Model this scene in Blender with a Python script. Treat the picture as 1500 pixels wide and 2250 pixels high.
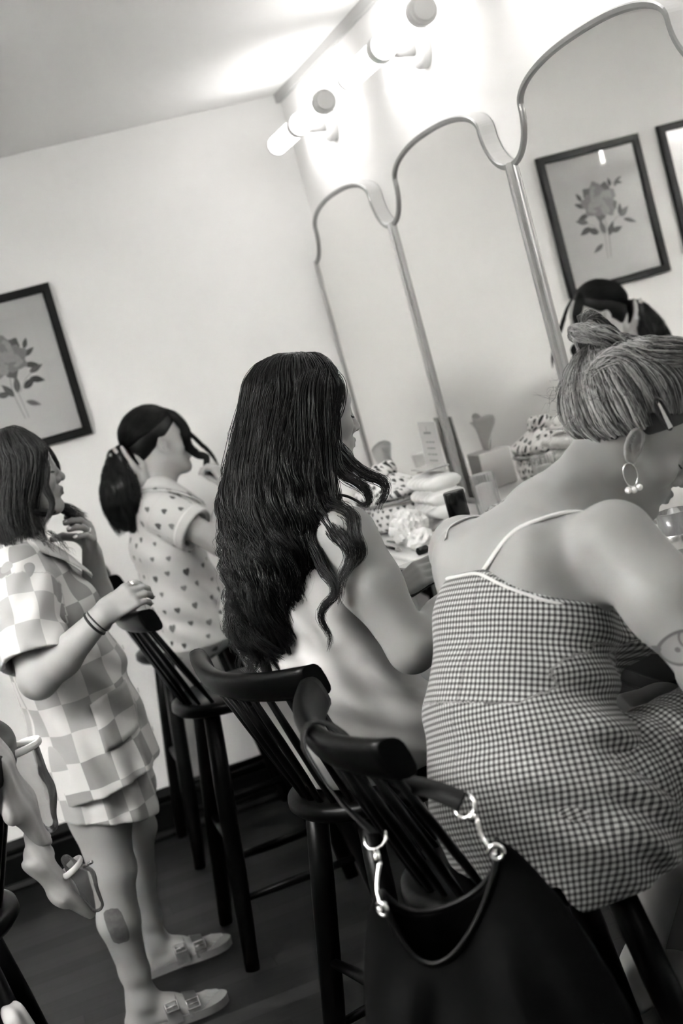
import bpy, bmesh, math, random
import numpy as np
from mathutils import Vector, Matrix

for _o in list(bpy.data.objects):
    bpy.data.objects.remove(_o)
SC = bpy.context.scene
COL = SC.collection
PI = math.pi
rng = np.random.default_rng(7)
random.seed(7)

# ------------------------------------------------------------------ camera
CAM_R = ((0.92848766, -0.26052718, -0.26464364),     # image right
         (-0.28593150, -0.04679611, -0.95710673),    # image down
         (0.23696802, 0.96433174, -0.11794254))      # view direction
camd = bpy.data.cameras.new('camera')
cam = bpy.data.objects.new('camera', camd)
COL.objects.link(cam)
_m = Matrix.Identity(4)
for _i in range(3):
    _m[_i][0] = CAM_R[0][_i]
    _m[_i][1] = -CAM_R[1][_i]
    _m[_i][2] = -CAM_R[2][_i]
_m[0][3], _m[1][3], _m[2][3] = 0, 0, 1.6
cam.matrix_world = _m
camd.sensor_fit = 'VERTICAL'
camd.sensor_height = 36
camd.sensor_width = 24
camd.lens = 50.0
camd.clip_start = 0.05
camd.dof.use_dof = True
camd.dof.focus_distance = 2.85
camd.dof.aperture_fstop = 3.6
SC.camera = cam

# ------------------------------------------------------------------ world and exposure
w = bpy.data.worlds.new('world')
SC.world = w
w.use_nodes = True
w.node_tree.nodes['Background'].inputs[0].default_value = (0.5, 0.5, 0.49, 1)
w.node_tree.nodes['Background'].inputs[1].default_value = 0.3
SC.view_settings.view_transform = 'Standard'
SC.view_settings.look = 'None'
SC.view_settings.gamma = 1
SC.view_settings.use_curve_mapping = False
SC.view_settings.exposure = 3.9
SCONCE = 0.56          # emission of the tube lamps over the mirrors
FILL_LAMP = 27.0      # emission of the added fill uplighter, out of view at the left

# ------------------------------------------------------------------ node helpers
def mat(name, col=(0.8, 0.8, 0.8), rough=0.6, metal=0.0, spec=0.5, **kw):
    m = bpy.data.materials.new(name)
    m.use_nodes = True
    b = m.node_tree.nodes['Principled BSDF']
    if isinstance(col, (int, float)):
        col = (col, col * 0.993, col * 0.978)
    b.inputs['Base Color'].default_value = (*col, 1)
    b.inputs['Roughness'].default_value = rough
    b.inputs['Metallic'].default_value = metal
    b.inputs['Specular IOR Level'].default_value = spec
    for k, v in kw.items():
        b.inputs[k.replace('_', ' ')].default_value = v
    return m

class X:
    """a math-node expression"""
    def __init__(s, nt, v):
        s.nt, s.v = nt, v
    def _op(s, op, *o):
        n = s.nt.nodes.new('ShaderNodeMath')
        n.operation = op
        for i, a in enumerate((s,) + o):
            a = a.v if isinstance(a, X) else a
            if isinstance(a, (int, float)):
                n.inputs[i].default_value = a
            else:
                s.nt.links.new(a, n.inputs[i])
        return X(s.nt, n.outputs[0])
    def __add__(s, o): return s._op('ADD', o)
    def __sub__(s, o): return s._op('SUBTRACT', o)
    def __mul__(s, o): return s._op('MULTIPLY', o)
    def __truediv__(s, o): return s._op('DIVIDE', o)
    def lt(s, o): return s._op('LESS_THAN', o)
    def gt(s, o): return s._op('GREATER_THAN', o)
    def min(s, o): return s._op('MINIMUM', o)
    def max(s, o): return s._op('MAXIMUM', o)
    def mod(s, o): return s._op('FLOORED_MODULO', o)
    def floor(s): return s._op('FLOOR')
    def fract(s): return s._op('FRACT')
    def sin(s): return s._op('SINE')
    def abs(s): return s._op('ABSOLUTE')
    def sqrt(s): return s._op('SQRT')
    def sstep(s, a, b):
        n = s.nt.nodes.new('ShaderNodeMapRange')
        n.interpolation_type = 'SMOOTHSTEP'
        n.inputs[1].default_value = a
        n.inputs[2].default_value = b
        s.nt.links.new(s.v, n.inputs[0])
        return X(s.nt, n.outputs[0])

def coords(m, kind='UV'):
    nt = m.node_tree
    t = nt.nodes.new('ShaderNodeTexCoord')
    sp = nt.nodes.new('ShaderNodeSeparateXYZ')
    nt.links.new(t.outputs[kind], sp.inputs[0])
    return [X(nt, sp.outputs[i]) for i in range(3)], t.outputs[kind]

def noise(m, vec, scale, detail=3, rough=0.5, stretch=None):
    nt = m.node_tree
    if stretch:
        mp = nt.nodes.new('ShaderNodeMapping')
        mp.inputs['Scale'].default_value = stretch
        nt.links.new(vec, mp.inputs[0])
        vec = mp.outputs[0]
    n = nt.nodes.new('ShaderNodeTexNoise')
    n.inputs['Scale'].default_value = scale
    n.inputs['Detail'].default_value = detail
    n.inputs['Roughness'].default_value = rough
    nt.links.new(vec, n.inputs['Vector'])
    return X(nt, n.outputs[0])

def combine(nt, x, y, z=None):
    n = nt.nodes.new('ShaderNodeCombineXYZ')
    for i, a in enumerate((x, y, z)):
        if a is None: continue
        if isinstance(a, X): nt.links.new(a.v, n.inputs[i])
        else: n.inputs[i].default_value = a
    return n.outputs[0]

def white(nt, vec):
    n = nt.nodes.new('ShaderNodeTexWhiteNoise')
    n.noise_dimensions = '3D'
    nt.links.new(vec, n.inputs['Vector'])
    sp = nt.nodes.new('ShaderNodeSeparateColor')
    nt.links.new(n.outputs['Color'], sp.inputs[0])
    return [X(nt, sp.outputs[i]) for i in range(3)]

def grey_ramp(m, fac, lo, hi, inp='Base Color'):
    """mix two greys by fac into the principled input"""
    nt = m.node_tree
    n = nt.nodes.new('ShaderNodeMix')
    n.data_type = 'RGBA'
    def c(v): return (*v, 1) if isinstance(v, tuple) else (v, v * 0.993, v * 0.978, 1)
    if isinstance(fac, X): nt.links.new(fac.v, n.inputs[0])
    for i, v in ((6, lo), (7, hi)):
        if isinstance(v, (int, float, tuple)): n.inputs[i].default_value = c(v)
        else: nt.links.new(v, n.inputs[i])
    if inp: nt.links.new(n.outputs[2], nt.nodes['Principled BSDF'].inputs[inp])
    return n.outputs[2]

def bump(m, h, strength=0.3, dist=0.002):
    nt = m.node_tree
    b = nt.nodes.new('ShaderNodeBump')
    b.inputs['Strength'].default_value = strength
    b.inputs['Distance'].default_value = dist
    nt.links.new(h.v, b.inputs['Height'])
    nt.links.new(b.outputs[0], nt.nodes['Principled BSDF'].inputs['Normal'])

# ------------------------------------------------------------------ object helpers
def tag(o, label=None, cat=None, group=None, kind=None):
    if label: o['label'] = label
    if cat: o['category'] = cat
    if group: o['group'] = group
    if kind: o['kind'] = kind
    return o

def empty(name, loc, rz=0.0):
    o = bpy.data.objects.new(name, None)
    COL.objects.link(o)
    o.empty_display_size = 0.05
    o.location = loc
    o.rotation_euler = (0, 0, rz)
    return o

def from_np(name, V, F, m, parent=None, smooth=True, uv=None, attrs=None, mats=None, midx=None):
    """V (n,3), F (k,4) or (k,3) arrays in world space; children of unrotated empties are shifted"""
    me = bpy.data.meshes.new(name)
    V = np.asarray(V, dtype=np.float32)
    F = np.asarray(F, dtype=np.int32)
    k = F.shape[1]
    if parent is not None:
        off = np.array(parent.matrix_basis.translation, dtype=np.float32)
        p2 = parent.parent
        while p2 is not None:
            off = off + np.array(p2.matrix_basis.translation, dtype=np.float32); p2 = p2.parent
        V = V - off
    me.vertices.add(len(V)); me.vertices.foreach_set('co', V.ravel())
    me.loops.add(F.size); me.loops.foreach_set('vertex_index', F.ravel())
    me.polygons.add(len(F))
    me.polygons.foreach_set('loop_start', np.arange(0, F.size, k, dtype=np.int32))
    me.polygons.foreach_set('loop_total', np.full(len(F), k, dtype=np.int32))
    if smooth: me.polygons.foreach_set('use_smooth', np.ones(len(F), dtype=bool))
    if uv is not None:
        ul = me.uv_layers.new(name='UVMap')
        ul.data.foreach_set('uv', np.asarray(uv, dtype=np.float32)[F.ravel()].ravel())
    for nm, a in (attrs or {}).items():
        at = me.attributes.new(nm, 'FLOAT', 'POINT')
        at.data.foreach_set('value', np.asarray(a, dtype=np.float32))
    for q in (mats or [m]): me.materials.append(q)
    if midx is not None: me.polygons.foreach_set('material_index', np.asarray(midx, dtype=np.int32))
    me.update(calc_edges=True); me.validate()
    o = bpy.data.objects.new(name, me)
    COL.objects.link(o)
    if parent is not None: o.parent = parent
    return o

class MB:
    """mesh builder in local coordinates of its parent"""
    def __init__(s): s.bm = bmesh.new()
    def box(s, c, d, bev=0.0, R=None, seg=2, mi=0):
        g = bmesh.ops.create_cube(s.bm, size=1)['verts']
        M = Matrix.Translation(c) @ (R.to_4x4() if R else Matrix.Identity(4)) @ Matrix.Diagonal((*d, 1))
        bmesh.ops.transform(s.bm, matrix=M, verts=g)
        fs = {f for v in g for f in v.link_faces}
        for f in fs: f.material_index = mi
        if bev:
            es = list({e for v in g for e in v.link_edges})
            r = bmesh.ops.bevel(s.bm, geom=es, offset=bev, segments=seg, affect='EDGES', profile=0.5)
            for f in r['faces']: f.material_index = mi
        return s
    def lathe(s, prof, c=(0, 0, 0), R=None, n=32, cap=True, mi=0):
        R = R or Matrix.Identity(3)
        c = Vector(c); rings = []
        for r, z in prof:
            rings.append([s.bm.verts.new(c + R @ Vector((r * math.cos(2 * PI * i / n), r * math.sin(2 * PI * i / n), z))) for i in range(n)])
        for a, b in zip(rings[:-1], rings[1:]):
            for i in range(n):
                f = s.bm.faces.new((a[i], a[(i + 1) % n], b[(i + 1) % n], b[i])); f.smooth = True; f.material_index = mi
        if cap:
            f = s.bm.faces.new(list(reversed(rings[0]))); f.material_index = mi
            f = s.bm.faces.new(rings[-1]); f.material_index = mi
        return s
    def tube(s, pts, r, n=12, closed=False, mi=0, flat=1.0, up=None):
        pts = [Vector(p) for p in pts]; N = len(pts)
        if isinstance(r, (int, float)): r = [r] * N
        rings = []; prev = None
        for i, p in enumerate(pts):
            a = pts[(i - 1) % N] if (closed or i) else p
            b = pts[(i + 1) % N] if (closed or i < N - 1) else p
            t = (b - a).normalized()
            if up is not None: x = Vector(up)
            elif prev is None: x = Vector((0, 0, 1)) if abs(t.z) < 0.9 else Vector((1, 0, 0))
            else: x = prev
            x = (x - t * x.dot(t)).normalized(); prev = x; y = t.cross(x)
            rings.append([s.bm.verts.new(p + x * (r[i] * math.cos(2 * PI * k / n)) + y * (r[i] * flat * math.sin(2 * PI * k / n))) for k in range(n)])
        pr = list(zip(rings[:-1], rings[1:])) + ([(rings[-1], rings[0])] if closed else [])
        for a, b in pr:
            for k in range(n):
                f = s.bm.faces.new((a[k], a[(k + 1) % n], b[(k + 1) % n], b[k])); f.smooth = True; f.material_index = mi
        if not closed:
            s.bm.faces.new(list(reversed(rings[0]))).material_index = mi
            s.bm.faces.new(rings[-1]).material_index = mi
        return s
    def prism(s, poly, d, f, mi=0, smooth=False):
        """poly 2-D outline, extruded by d; f maps (u,v,w)->xyz"""
        a = [s.bm.verts.new(f(u, v, 0)) for u, v in poly]
        b = [s.bm.verts.new(f(u, v, d)) for u, v in poly]
        n = len(poly)
        fs = [s.bm.faces.new(list(reversed(a))), s.bm.faces.new(b)]
        for i in range(n):
            q = s.bm.faces.new((a[i], a[(i + 1) % n], b[(i + 1) % n], b[i])); q.smooth = smooth; fs.append(q)
        for q in fs: q.material_index = mi
        return s
    def build(s, name, m, parent=None, smooth=None, autosmooth=False):
        bmesh.ops.recalc_face_normals(s.bm, faces=s.bm.faces)
        me = bpy.data.meshes.new(name)
        s.bm.to_mesh(me); s.bm.free()
        for q in (m if isinstance(m, (list, tuple)) else [m]): me.materials.append(q)
        if smooth is not None: me.polygons.foreach_set('use_smooth', np.full(len(me.polygons), smooth))
        o = bpy.data.objects.new(name, me)
        COL.objects.link(o)
        if parent is not None: o.parent = parent
        return o

def axis_rot(d):
    """rotation taking +z to d"""
    return Vector((0, 0, 1)).rotation_difference(Vector(d)).to_matrix()

def catmull(P, n):
    P = np.asarray(P, float)
    if len(P) == 2:
        t = np.linspace(0, 1, n)[:, None]; return P[0] * (1 - t) + P[1] * t
    Q = np.vstack([2 * P[0] - P[1], P, 2 * P[-1] - P[-2]])
    L = np.concatenate([[0], np.cumsum(np.linalg.norm(np.diff(P, axis=0), axis=1) ** 0.7)])
    t = np.linspace(0, L[-1], n); out = []
    i = np.clip(np.searchsorted(L, t, side='right') - 1, 0, len(P) - 2)
    u = ((t - L[i]) / (L[i + 1] - L[i]))[:, None]
    a, b, c, d = Q[i], Q[i + 1], Q[i + 2], Q[i + 3]
    return 0.5 * ((2 * b) + (-a + c) * u + (2 * a - 5 * b + 4 * c - d) * u ** 2 + (-a + 3 * b - 3 * c + d) * u ** 3)

# ------------------------------------------------------------------ sculpting field (signed distances on a grid, blended, then meshed)
class SDF:
    def __init__(s, lo, hi, h):
        s.h = h; s.lo = np.array(lo, np.float32)
        s.n = np.ceil((np.array(hi) - np.array(lo)) / h).astype(int) + 1
        s.a = np.full(tuple(s.n), 0.5, np.float32)
    def win(s, lo, hi):
        i0 = np.clip(np.floor((np.array(lo) - s.lo) / s.h).astype(int), 0, s.n - 1)
        i1 = np.clip(np.ceil((np.array(hi) - s.lo) / s.h).astype(int) + 1, 1, s.n)
        i1 = np.maximum(i1, i0 + 1)
        sl = tuple(slice(int(a), int(b)) for a, b in zip(i0, i1))
        g = [s.lo[k] + s.h * np.arange(i0[k], i1[k], dtype=np.float32) for k in range(3)]
        return sl, g[0][:, None, None], g[1][None, :, None], g[2][None, None, :]
    def apply(s, sl, d, k, op):
        A = s.a[sl]
        if op == 'u':
            h = np.maximum(k - np.abs(A - d), 0) / k
            s.a[sl] = np.minimum(A, d) - h * h * k * 0.25
        elif op == 's':
            d = -d; h = np.maximum(k - np.abs(A - d), 0) / k
            s.a[sl] = np.maximum(A, d) + h * h * k * 0.25
    def cap(s, a, b, ra, rb, k=0.01, op='u'):
        a = np.array(a, np.float32); b = np.array(b, np.float32)
        m = max(ra, rb) + k + 3 * s.h
        sl, x, y, z = s.win(np.minimum(a, b) - m, np.maximum(a, b) + m)
        ab = b - a; L2 = float(ab @ ab) + 1e-12
        t = np.clip(((x - a[0]) * ab[0] + (y - a[1]) * ab[1] + (z - a[2]) * ab[2]) / L2, 0, 1)
        d = np.sqrt((x - a[0] - t * ab[0]) ** 2 + (y - a[1] - t * ab[1]) ** 2 + (z - a[2] - t * ab[2]) ** 2) - (ra + t * (rb - ra))
        s.apply(sl, d, k, op); return s
    def sph(s, c, r, k=0.01, op='u'): return s.cap(c, np.array(c) + 1e-5, r, r, k, op)
    def chain(s, pts, rad, k=0.012, k0=None):
        for i in range(len(pts) - 1):
            s.cap(pts[i], pts[i + 1], rad[i], rad[i + 1], (k0 if (i == 0 and k0) else k))
        return s
    def ell(s, c, r, R=None, k=0.01, op='u'):
        c = np.array(c, np.float32); r = np.array(r, np.float32)
        R = np.eye(3) if R is None else np.array(R)       # rows: local axes
        ext = np.sqrt(((R * r[:, None]) ** 2).sum(0)) + k + 3 * s.h
        sl, x, y, z = s.win(c - ext, c + ext)
        q = [(R[i, 0] * (x - c[0]) + R[i, 1] * (y - c[1]) + R[i, 2] * (z - c[2])) for i in range(3)]
        k0 = np.sqrt(sum((q[i] / r[i]) ** 2 for i in range(3)))
        k1 = np.sqrt(sum((q[i] / r[i] ** 2) ** 2 for i in range(3))) + 1e-9
        s.apply(sl, k0 * (k0 - 1) / k1, k, op); return s
    def loft(s, pts, rs, rf, side, k=0.03, op='u'):
        """elliptical limb through pts, radii rs along 'side', rf across"""
        side = np.array(side, float)
        for i in range(len(pts) - 1):
            a = np.array(pts[i], float); b = np.array(pts[i + 1], float)
            w = b - a; L = np.linalg.norm(w); w = w / L
            u = side - w * (side @ w); u /= np.linalg.norm(u); v = np.cross(w, u)
            m = max(rs[i], rs[i + 1], rf[i], rf[i + 1]) + k + 3 * s.h
            sl, x, y, z = s.win(np.minimum(a, b) - m, np.maximum(a, b) + m)
            dx, dy, dz = x - a[0], y - a[1], z - a[2]
            t = (dx * w[0] + dy * w[1] + dz * w[2])
            tc = np.clip(t / L, 0, 1)
            R1 = rs[i] + tc * (rs[i + 1] - rs[i]); R2 = rf[i] + tc * (rf[i + 1] - rf[i])
            R3 = np.minimum(R1, R2)
            p = dx * u[0] + dy * u[1] + dz * u[2]
            q = dx * v[0] + dy * v[1] + dz * v[2]
            r_ = t - tc * L
            k0 = np.sqrt((p / R1) ** 2 + (q / R2) ** 2 + (r_ / R3) ** 2)
            k1 = np.sqrt((p / R1 ** 2) ** 2 + (q / R2 ** 2) ** 2 + (r_ / R3 ** 2) ** 2) + 1e-9
            s.apply(sl, k0 * (k0 - 1) / k1, k, op)
        return s
    def plane(s, p, n, k=0.004, lo=None, hi=None):
        """cut away the side n points to"""
        n = np.array(n, float) / np.linalg.norm(n)
        lo = s.lo if lo is None else lo; hi = s.lo + s.n * s.h if hi is None else hi
        sl, x, y, z = s.win(lo, hi)
        d = (x - p[0]) * n[0] + (y - p[1]) * n[1] + (z - p[2]) * n[2]
        A = s.a[sl]; h = np.maximum(k - np.abs(A - d), 0) / k
        s.a[sl] = np.maximum(A, d) + h * h * k * 0.25
        return s
    def cyl_cut(s, c, r, z0, z1, k=0.004):
        """clear a flat round space (a stool seat)"""
        sl, x, y, z = s.win((c[0] - r - 0.03, c[1] - r - 0.03, z0), (c[0] + r + 0.03, c[1] + r + 0.03, z1 + 0.03))
        d = np.maximum(np.sqrt((x - c[0]) ** 2 + (y - c[1]) ** 2) - r, z - z1)
        s.apply(sl, d, k, 's'); return s
    def stool_cut(s, c, rz):
        """keep clear of a stool's seat and reclined back"""
        s.cyl_cut(c, 0.206, s.lo[2], 0.739)
        g = np.array((math.cos(rz), math.sin(rz), 0))
        s.plane(np.array((c[0], c[1], 0.73)) - g * 0.138, g * -0.93 + np.array((0, 0, -0.37)), 0.01, s.lo, (c[0] + 0.4, c[1] + 0.6, 1.05)); return s
    def disp(s, fn, lo=None, hi=None):
        lo = s.lo if lo is None else lo; hi = s.lo + s.n * s.h if hi is None else hi
        sl, x, y, z = s.win(lo, hi)
        A = s.a[sl]; near = np.abs(A) < 0.04
        i = np.nonzero(near)
        xx = x[i[0], 0, 0]; yy = y[0, i[1], 0]; zz = z[0, 0, i[2]]
        A[i] += fn(xx, yy, zz); return s
    def mesh(s):
        a = s.a; b = a < 0
        cnt = np.zeros(tuple(s.n - 1), np.uint8)
        for i in (0, 1):
            for j in (0, 1):
                for k in (0, 1):
                    cnt += b[i:i + s.n[0] - 1, j:j + s.n[1] - 1, k:k + s.n[2] - 1]
        act = np.nonzero((cnt > 0) & (cnt < 8))
        c = np.stack(act, 1); m = s.n - 1
        flat = (c[:, 0].astype(np.int64) * m[1] + c[:, 1]) * m[2] + c[:, 2]
        corner = {}
        for i in (0, 1):
            for j in (0, 1):
                for k in (0, 1):
                    corner[i, j, k] = a[c[:, 0] + i, c[:, 1] + j, c[:, 2] + k]
        acc = np.zeros((len(c), 3)); num = np.zeros(len(c))
        for (p, q) in [(p, q) for p in corner for q in corner if p < q and sum(abs(x - y) for x, y in zip(p, q)) == 1]:
            va, vb = corner[p], corner[q]
            cr = (va < 0) != (vb < 0)
            t = np.where(cr, va / np.where(cr, va - vb, 1), 0)
            for ax in range(3):
                acc[:, ax] += np.where(cr, p[ax] + t * (q[ax] - p[ax]), 0)
            num += cr
        V = s.lo + s.h * (c + acc / num[:, None])
        faces = []
        for ax in range(3):
            o1, o2 = [(1, 2), (2, 0), (0, 1)][ax]
            sl0 = [slice(None)] * 3; sl1 = [slice(None)] * 3
            sl0[ax] = slice(0, -1); sl1[ax] = slice(1, None)
            B0, B1 = b[tuple(sl0)], b[tuple(sl1)]
            e = np.stack(np.nonzero(B0 != B1), 1)
            ok = (e[:, o1] > 0) & (e[:, o2] > 0) & (e[:, o1] < s.n[o1] - 1) & (e[:, o2] < s.n[o2] - 1)
            e = e[ok]
            flip = B0[e[:, 0], e[:, 1], e[:, 2]]
            quad = []
            for d1, d2 in ((0, 0), (1, 0), (1, 1), (0, 1)):
                q = e.copy(); q[:, o1] -= d1; q[:, o2] -= d2
                f = (q[:, 0].astype(np.int64) * m[1] + q[:, 1]) * m[2] + q[:, 2]
                quad.append(np.searchsorted(flat, f))
            quad = np.stack(quad, 1)
            quad = np.where(flip[:, None], quad, quad[:, ::-1])
            faces.append(quad)
        return V, np.concatenate(faces)

# ------------------------------------------------------------------ hair strands
def strand_mesh(S, rad, sides=3):
    """S (n,P,3) paths, rad (P,) or (n,P)"""
    n, P, _ = S.shape
    T = np.gradient(S, axis=1); T /= np.linalg.norm(T, axis=2, keepdims=True) + 1e-9
    ref = np.array([0.31, -0.83, 0.46]); 
    A = np.cross(T, ref); A /= np.linalg.norm(A, axis=2, keepdims=True) + 1e-9
    B = np.cross(T, A)
    rad = np.broadcast_to(rad, (n, P))[:, :, None]
    V = np.stack([S + rad * (A * math.cos(2 * PI * k / sides) + B * math.sin(2 * PI * k / sides)) for k in range(sides)], 2)
    idx = np.arange(n * P * sides).reshape(n, P, sides)
    F = []
    for k in range(sides):
        k2 = (k + 1) % sides
        F.append(np.stack([idx[:, :-1, k], idx[:, :-1, k2], idx[:, 1:, k2], idx[:, 1:, k]], -1).reshape(-1, 4))
    return V.reshape(-1, 3), np.concatenate(F)

def lock(path, r, n, P=34, wave=0.0, wl=0.1, phase=0.0, spread=None, frizz=0.0015, rs=0.0006, wdir=None, start=0.15, curl=0.0):
    """n strands round a path; r radius profile list; wave amplitude/length of the lock as a whole"""
    C = catmull(path, P); L = np.linalg.norm(np.diff(C, axis=0), axis=1).sum()
    t = np.linspace(0, 1, P)
    T = np.gradient(C, axis=0); T /= np.linalg.norm(T, axis=1, keepdims=True)
    w = np.array(wdir if wdir is not None else (0.95, -0.3, 0.05)); 
    A = w - T * (T @ w)[:, None]; A /= np.linalg.norm(A, axis=1, keepdims=True) + 1e-9
    B = np.cross(T, A)
    g = np.clip((t - start) / 0.35, 0, 1)
    amp = wave * g * (1 + curl * t)
    ph = 2 * PI * t * L / wl + phase
    C = C + A * (amp * np.sin(ph))[:, None] + B * (0.7 * amp * np.cos(ph))[:, None]
    rr = np.interp(t, np.linspace(0, 1, len(r)), r)
    th = rng.uniform(0, 2 * PI, n); q = np.sqrt(rng.uniform(0, 1, n))
    u, v = q * np.cos(th), q * np.sin(th)
    S = C[None] + (u[:, None] * rr)[..., None] * A + (v[:, None] * rr)[..., None] * B
    if frizz:
        for _ in range(2):
            f = rng.uniform(1.0, 4.5, (n, 1)); p0 = rng.uniform(0, 6.3, (n, 3)); a = rng.normal(0, frizz, (n, 3))
            S = S + a[:, None, :] * np.sin(2 * PI * f[:, :, None] * t[None, :, None] + p0[:, None, :]) * (0.25 + t[None, :, None])
    # tips end at different lengths
    cut = 1 - rng.uniform(0, 0.10, n)
    tt = t[None] * cut[:, None] * (P - 1); i0 = np.clip(tt.astype(int), 0, P - 2); fr = (tt - i0)[..., None]
    S = np.take_along_axis(S, i0[..., None].repeat(3, 2), 1) * (1 - fr) + np.take_along_axis(S, (i0 + 1)[..., None].repeat(3, 2), 1) * fr
    rad = rs * np.interp(t, [0, 0.7, 1], [1, 1, 0.25])
    return S, np.broadcast_to(rad, (n, P))

def hair_object(name, locks, m, parent, sides=3):
    Vs, Fs, T, o = [], [], [], 0
    for S, rad in locks:
        V, F = strand_mesh(S, rad, sides); Vs.append(V); Fs.append(F + o); o += len(V)
        n, P = S.shape[:2]
        T.append(np.repeat(np.clip(rng.uniform(0, 0.55) + rng.uniform(-0.25, 0.45, n), 0, 1), P * sides))
    return from_np(name, np.concatenate(Vs), np.concatenate(Fs), m, parent, attrs={'tone': np.concatenate(T)})

# ================================================================== MATERIALS
M_wall = mat('wall_paint', 0.80, 0.7)
(_c, _v) = coords(M_wall, 'Object')
grey_ramp(M_wall, noise(M_wall, _v, 1.3, 4), 0.86, 0.89)
bump(M_wall, noise(M_wall, _v, 60, 4), 0.08, 0.002)
M_ceil = mat('ceiling_paint', 0.92, 0.8)
M_wall2 = mat('taupe_wall_paint', 0.60, 0.8)
M_trimw = mat('grey_trim_paint', 0.50, 0.6)
M_base = mat('dark_stained_wood', 0.003, 0.45, spec=0.15)
M_floor = mat('floor_boards', 0.05, 0.42, spec=0.2)
(_c, _v) = coords(M_floor, 'Object')
_nt = M_floor.node_tree
_row = (_c[1] / 0.083)
_ri = _row.floor()
_xo = (_c[0] + _ri * 0.531) / 1.35
_wn = white(_nt, combine(_nt, _ri, _xo.floor(), 0.0))
_fr = _row.fract(); _gap = (_fr - 0.5).abs().gt(0.475)
_gx = ((_xo.fract() - 0.5).abs()).gt(0.4985)
_g = _gap.max(_gx)
_grain = noise(M_floor, combine(_nt, _c[0] * 1.6, _c[1] * 26 + _wn[0] * 40, 0.0), 2.2, 6, 0.65)
_wear = noise(M_floor, _v, 2.4, 5, 0.6)
_t = (_grain * 0.6 + _wn[0] * 0.28 + _wear * 0.5 - 0.25)
_colr = grey_ramp(M_floor, _t.sstep(0.15, 0.95), 0.0035, 0.040, None)
grey_ramp(M_floor, _g, _colr, 0.004)
_n = _nt.nodes.new('ShaderNodeMath'); 
_h = _grain * 0.25 - _g * 1.0
bump(M_floor, _h, 0.35, 0.003)
_rg = _grain * 0.25 + 0.33
_nt.links.new(_rg.v, _nt.nodes['Principled BSDF'].inputs['Roughness'])
M_mirror = mat('mirror_silver', 0.93, 0.0, 1.0)
M_frame = mat('brushed_frame_metal', 0.30, 0.36, 0.55)
M_framew = mat('pale_frame_side', 0.55, 0.45, 0.1)
M_black = mat('black_lacquer', 0.0012, 0.33, spec=0.13)
(_c, _v) = coords(M_black, 'Object')
bump(M_black, noise(M_black, _v, 30, 4, 0.6, (1, 1, 0.15)), 0.08, 0.002)
M_counter = mat('counter_top_laminate', 0.55, 0.35)
M_cab = mat('black_cabinet', 0.012, 0.5)
M_white = mat('white_enamel', 0.80, 0.35)
M_whitem = mat('white_metal_fitting', 0.62, 0.35)
M_tube = mat('lit_opal_glass', 0.9, 0.4)
_b = M_tube.node_tree.nodes['Principled BSDF']
_b.inputs['Emission Color'].default_value = (1, 0.995, 0.985, 1)
_b.inputs['Emission Strength'].default_value = SCONCE
M_paper = mat('paper', 0.80, 0.85)
M_pframe = mat('black_picture_frame', 0.006, 0.4, spec=0.25)
M_chrome = mat('chrome', 0.75, 0.16, 1.0)

def thin_glass(name, tint=0.97, rough=0.02, ior=1.5, body=0.0, bodycol=0.8):
    m = bpy.data.materials.new(name); m.use_nodes = True
    nt = m.node_tree; nt.nodes.clear()
    out = nt.nodes.new('ShaderNodeOutputMaterial')
    tr = nt.nodes.new('ShaderNodeBsdfTransparent'); tr.inputs[0].default_value = (tint, tint, tint, 1)
    gl = nt.nodes.new('ShaderNodeBsdfGlossy'); gl.inputs['Roughness'].default_value = rough
    fr = nt.nodes.new('ShaderNodeFresnel'); fr.inputs[0].default_value = ior
    mx = nt.nodes.new('ShaderNodeMixShader')
    nt.links.new(fr.outputs[0], mx.inputs[0]); nt.links.new(tr.outputs[0], mx.inputs[1]); nt.links.new(gl.outputs[0], mx.inputs[2])
    last = mx.outputs[0]
    if body:
        df = nt.nodes.new('ShaderNodeBsdfDiffuse'); df.inputs[0].default_value = (bodycol, bodycol, bodycol, 1)
        m2 = nt.nodes.new('ShaderNodeMixShader'); m2.inputs[0].default_value = body
        nt.links.new(last, m2.inputs[1]); nt.links.new(df.outputs[0], m2.inputs[2]); last = m2.outputs[0]
    nt.links.new(last, out.inputs[0])
    return m
M_glass = thin_glass('picture_glass')
M_vinyl = thin_glass('clear_vinyl', 0.88, 0.12, 1.5, 0.10, 0.8)
M_clear = thin_glass('clear_plastic', 0.85, 0.05, 1.5, 0.18, 0.8)

# ================================================================== ROOM SHELL
X0, X1, Y0, Y1, ZC = -1.95, 1.47, -2.3, 5.2, 2.52
def shell(name, c, d, m):
    return tag(MB().box(c, d).build(name, m), kind='structure')
shell('floor', ((X0 + X1) / 2, (Y0 + Y1) / 2, -0.05), (X1 - X0 + 0.4, Y1 - Y0 + 0.4, 0.1), M_floor)
shell('ceiling', ((X0 + X1) / 2, (Y0 + Y1) / 2, ZC + 0.05), (X1 - X0 + 0.4, Y1 - Y0 + 0.4, 0.1), M_ceil)
shell('wall_right', (X1 + 0.05, (Y0 + Y1) / 2, ZC / 2), (0.1, Y1 - Y0, ZC), M_wall)
shell('wall_left', (X0 - 0.05, (Y0 + Y1) / 2, ZC / 2), (0.1, Y1 - Y0, ZC), M_wall2)
shell('wall_back', ((X0 + X1) / 2, Y1 + 0.05, ZC / 2), (X1 - X0 + 0.2, 0.1, ZC), M_wall)
shell('wall_front', ((X0 + X1) / 2, Y0 - 0.05, ZC / 2), (X1 - X0 + 0.2, 0.1, ZC), M_wall2)
shell('trim_1', (X1 - 0.009, (Y0 + Y1) / 2, ZC - 0.016), (0.018, Y1 - Y0, 0.032), M_trimw)

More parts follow.
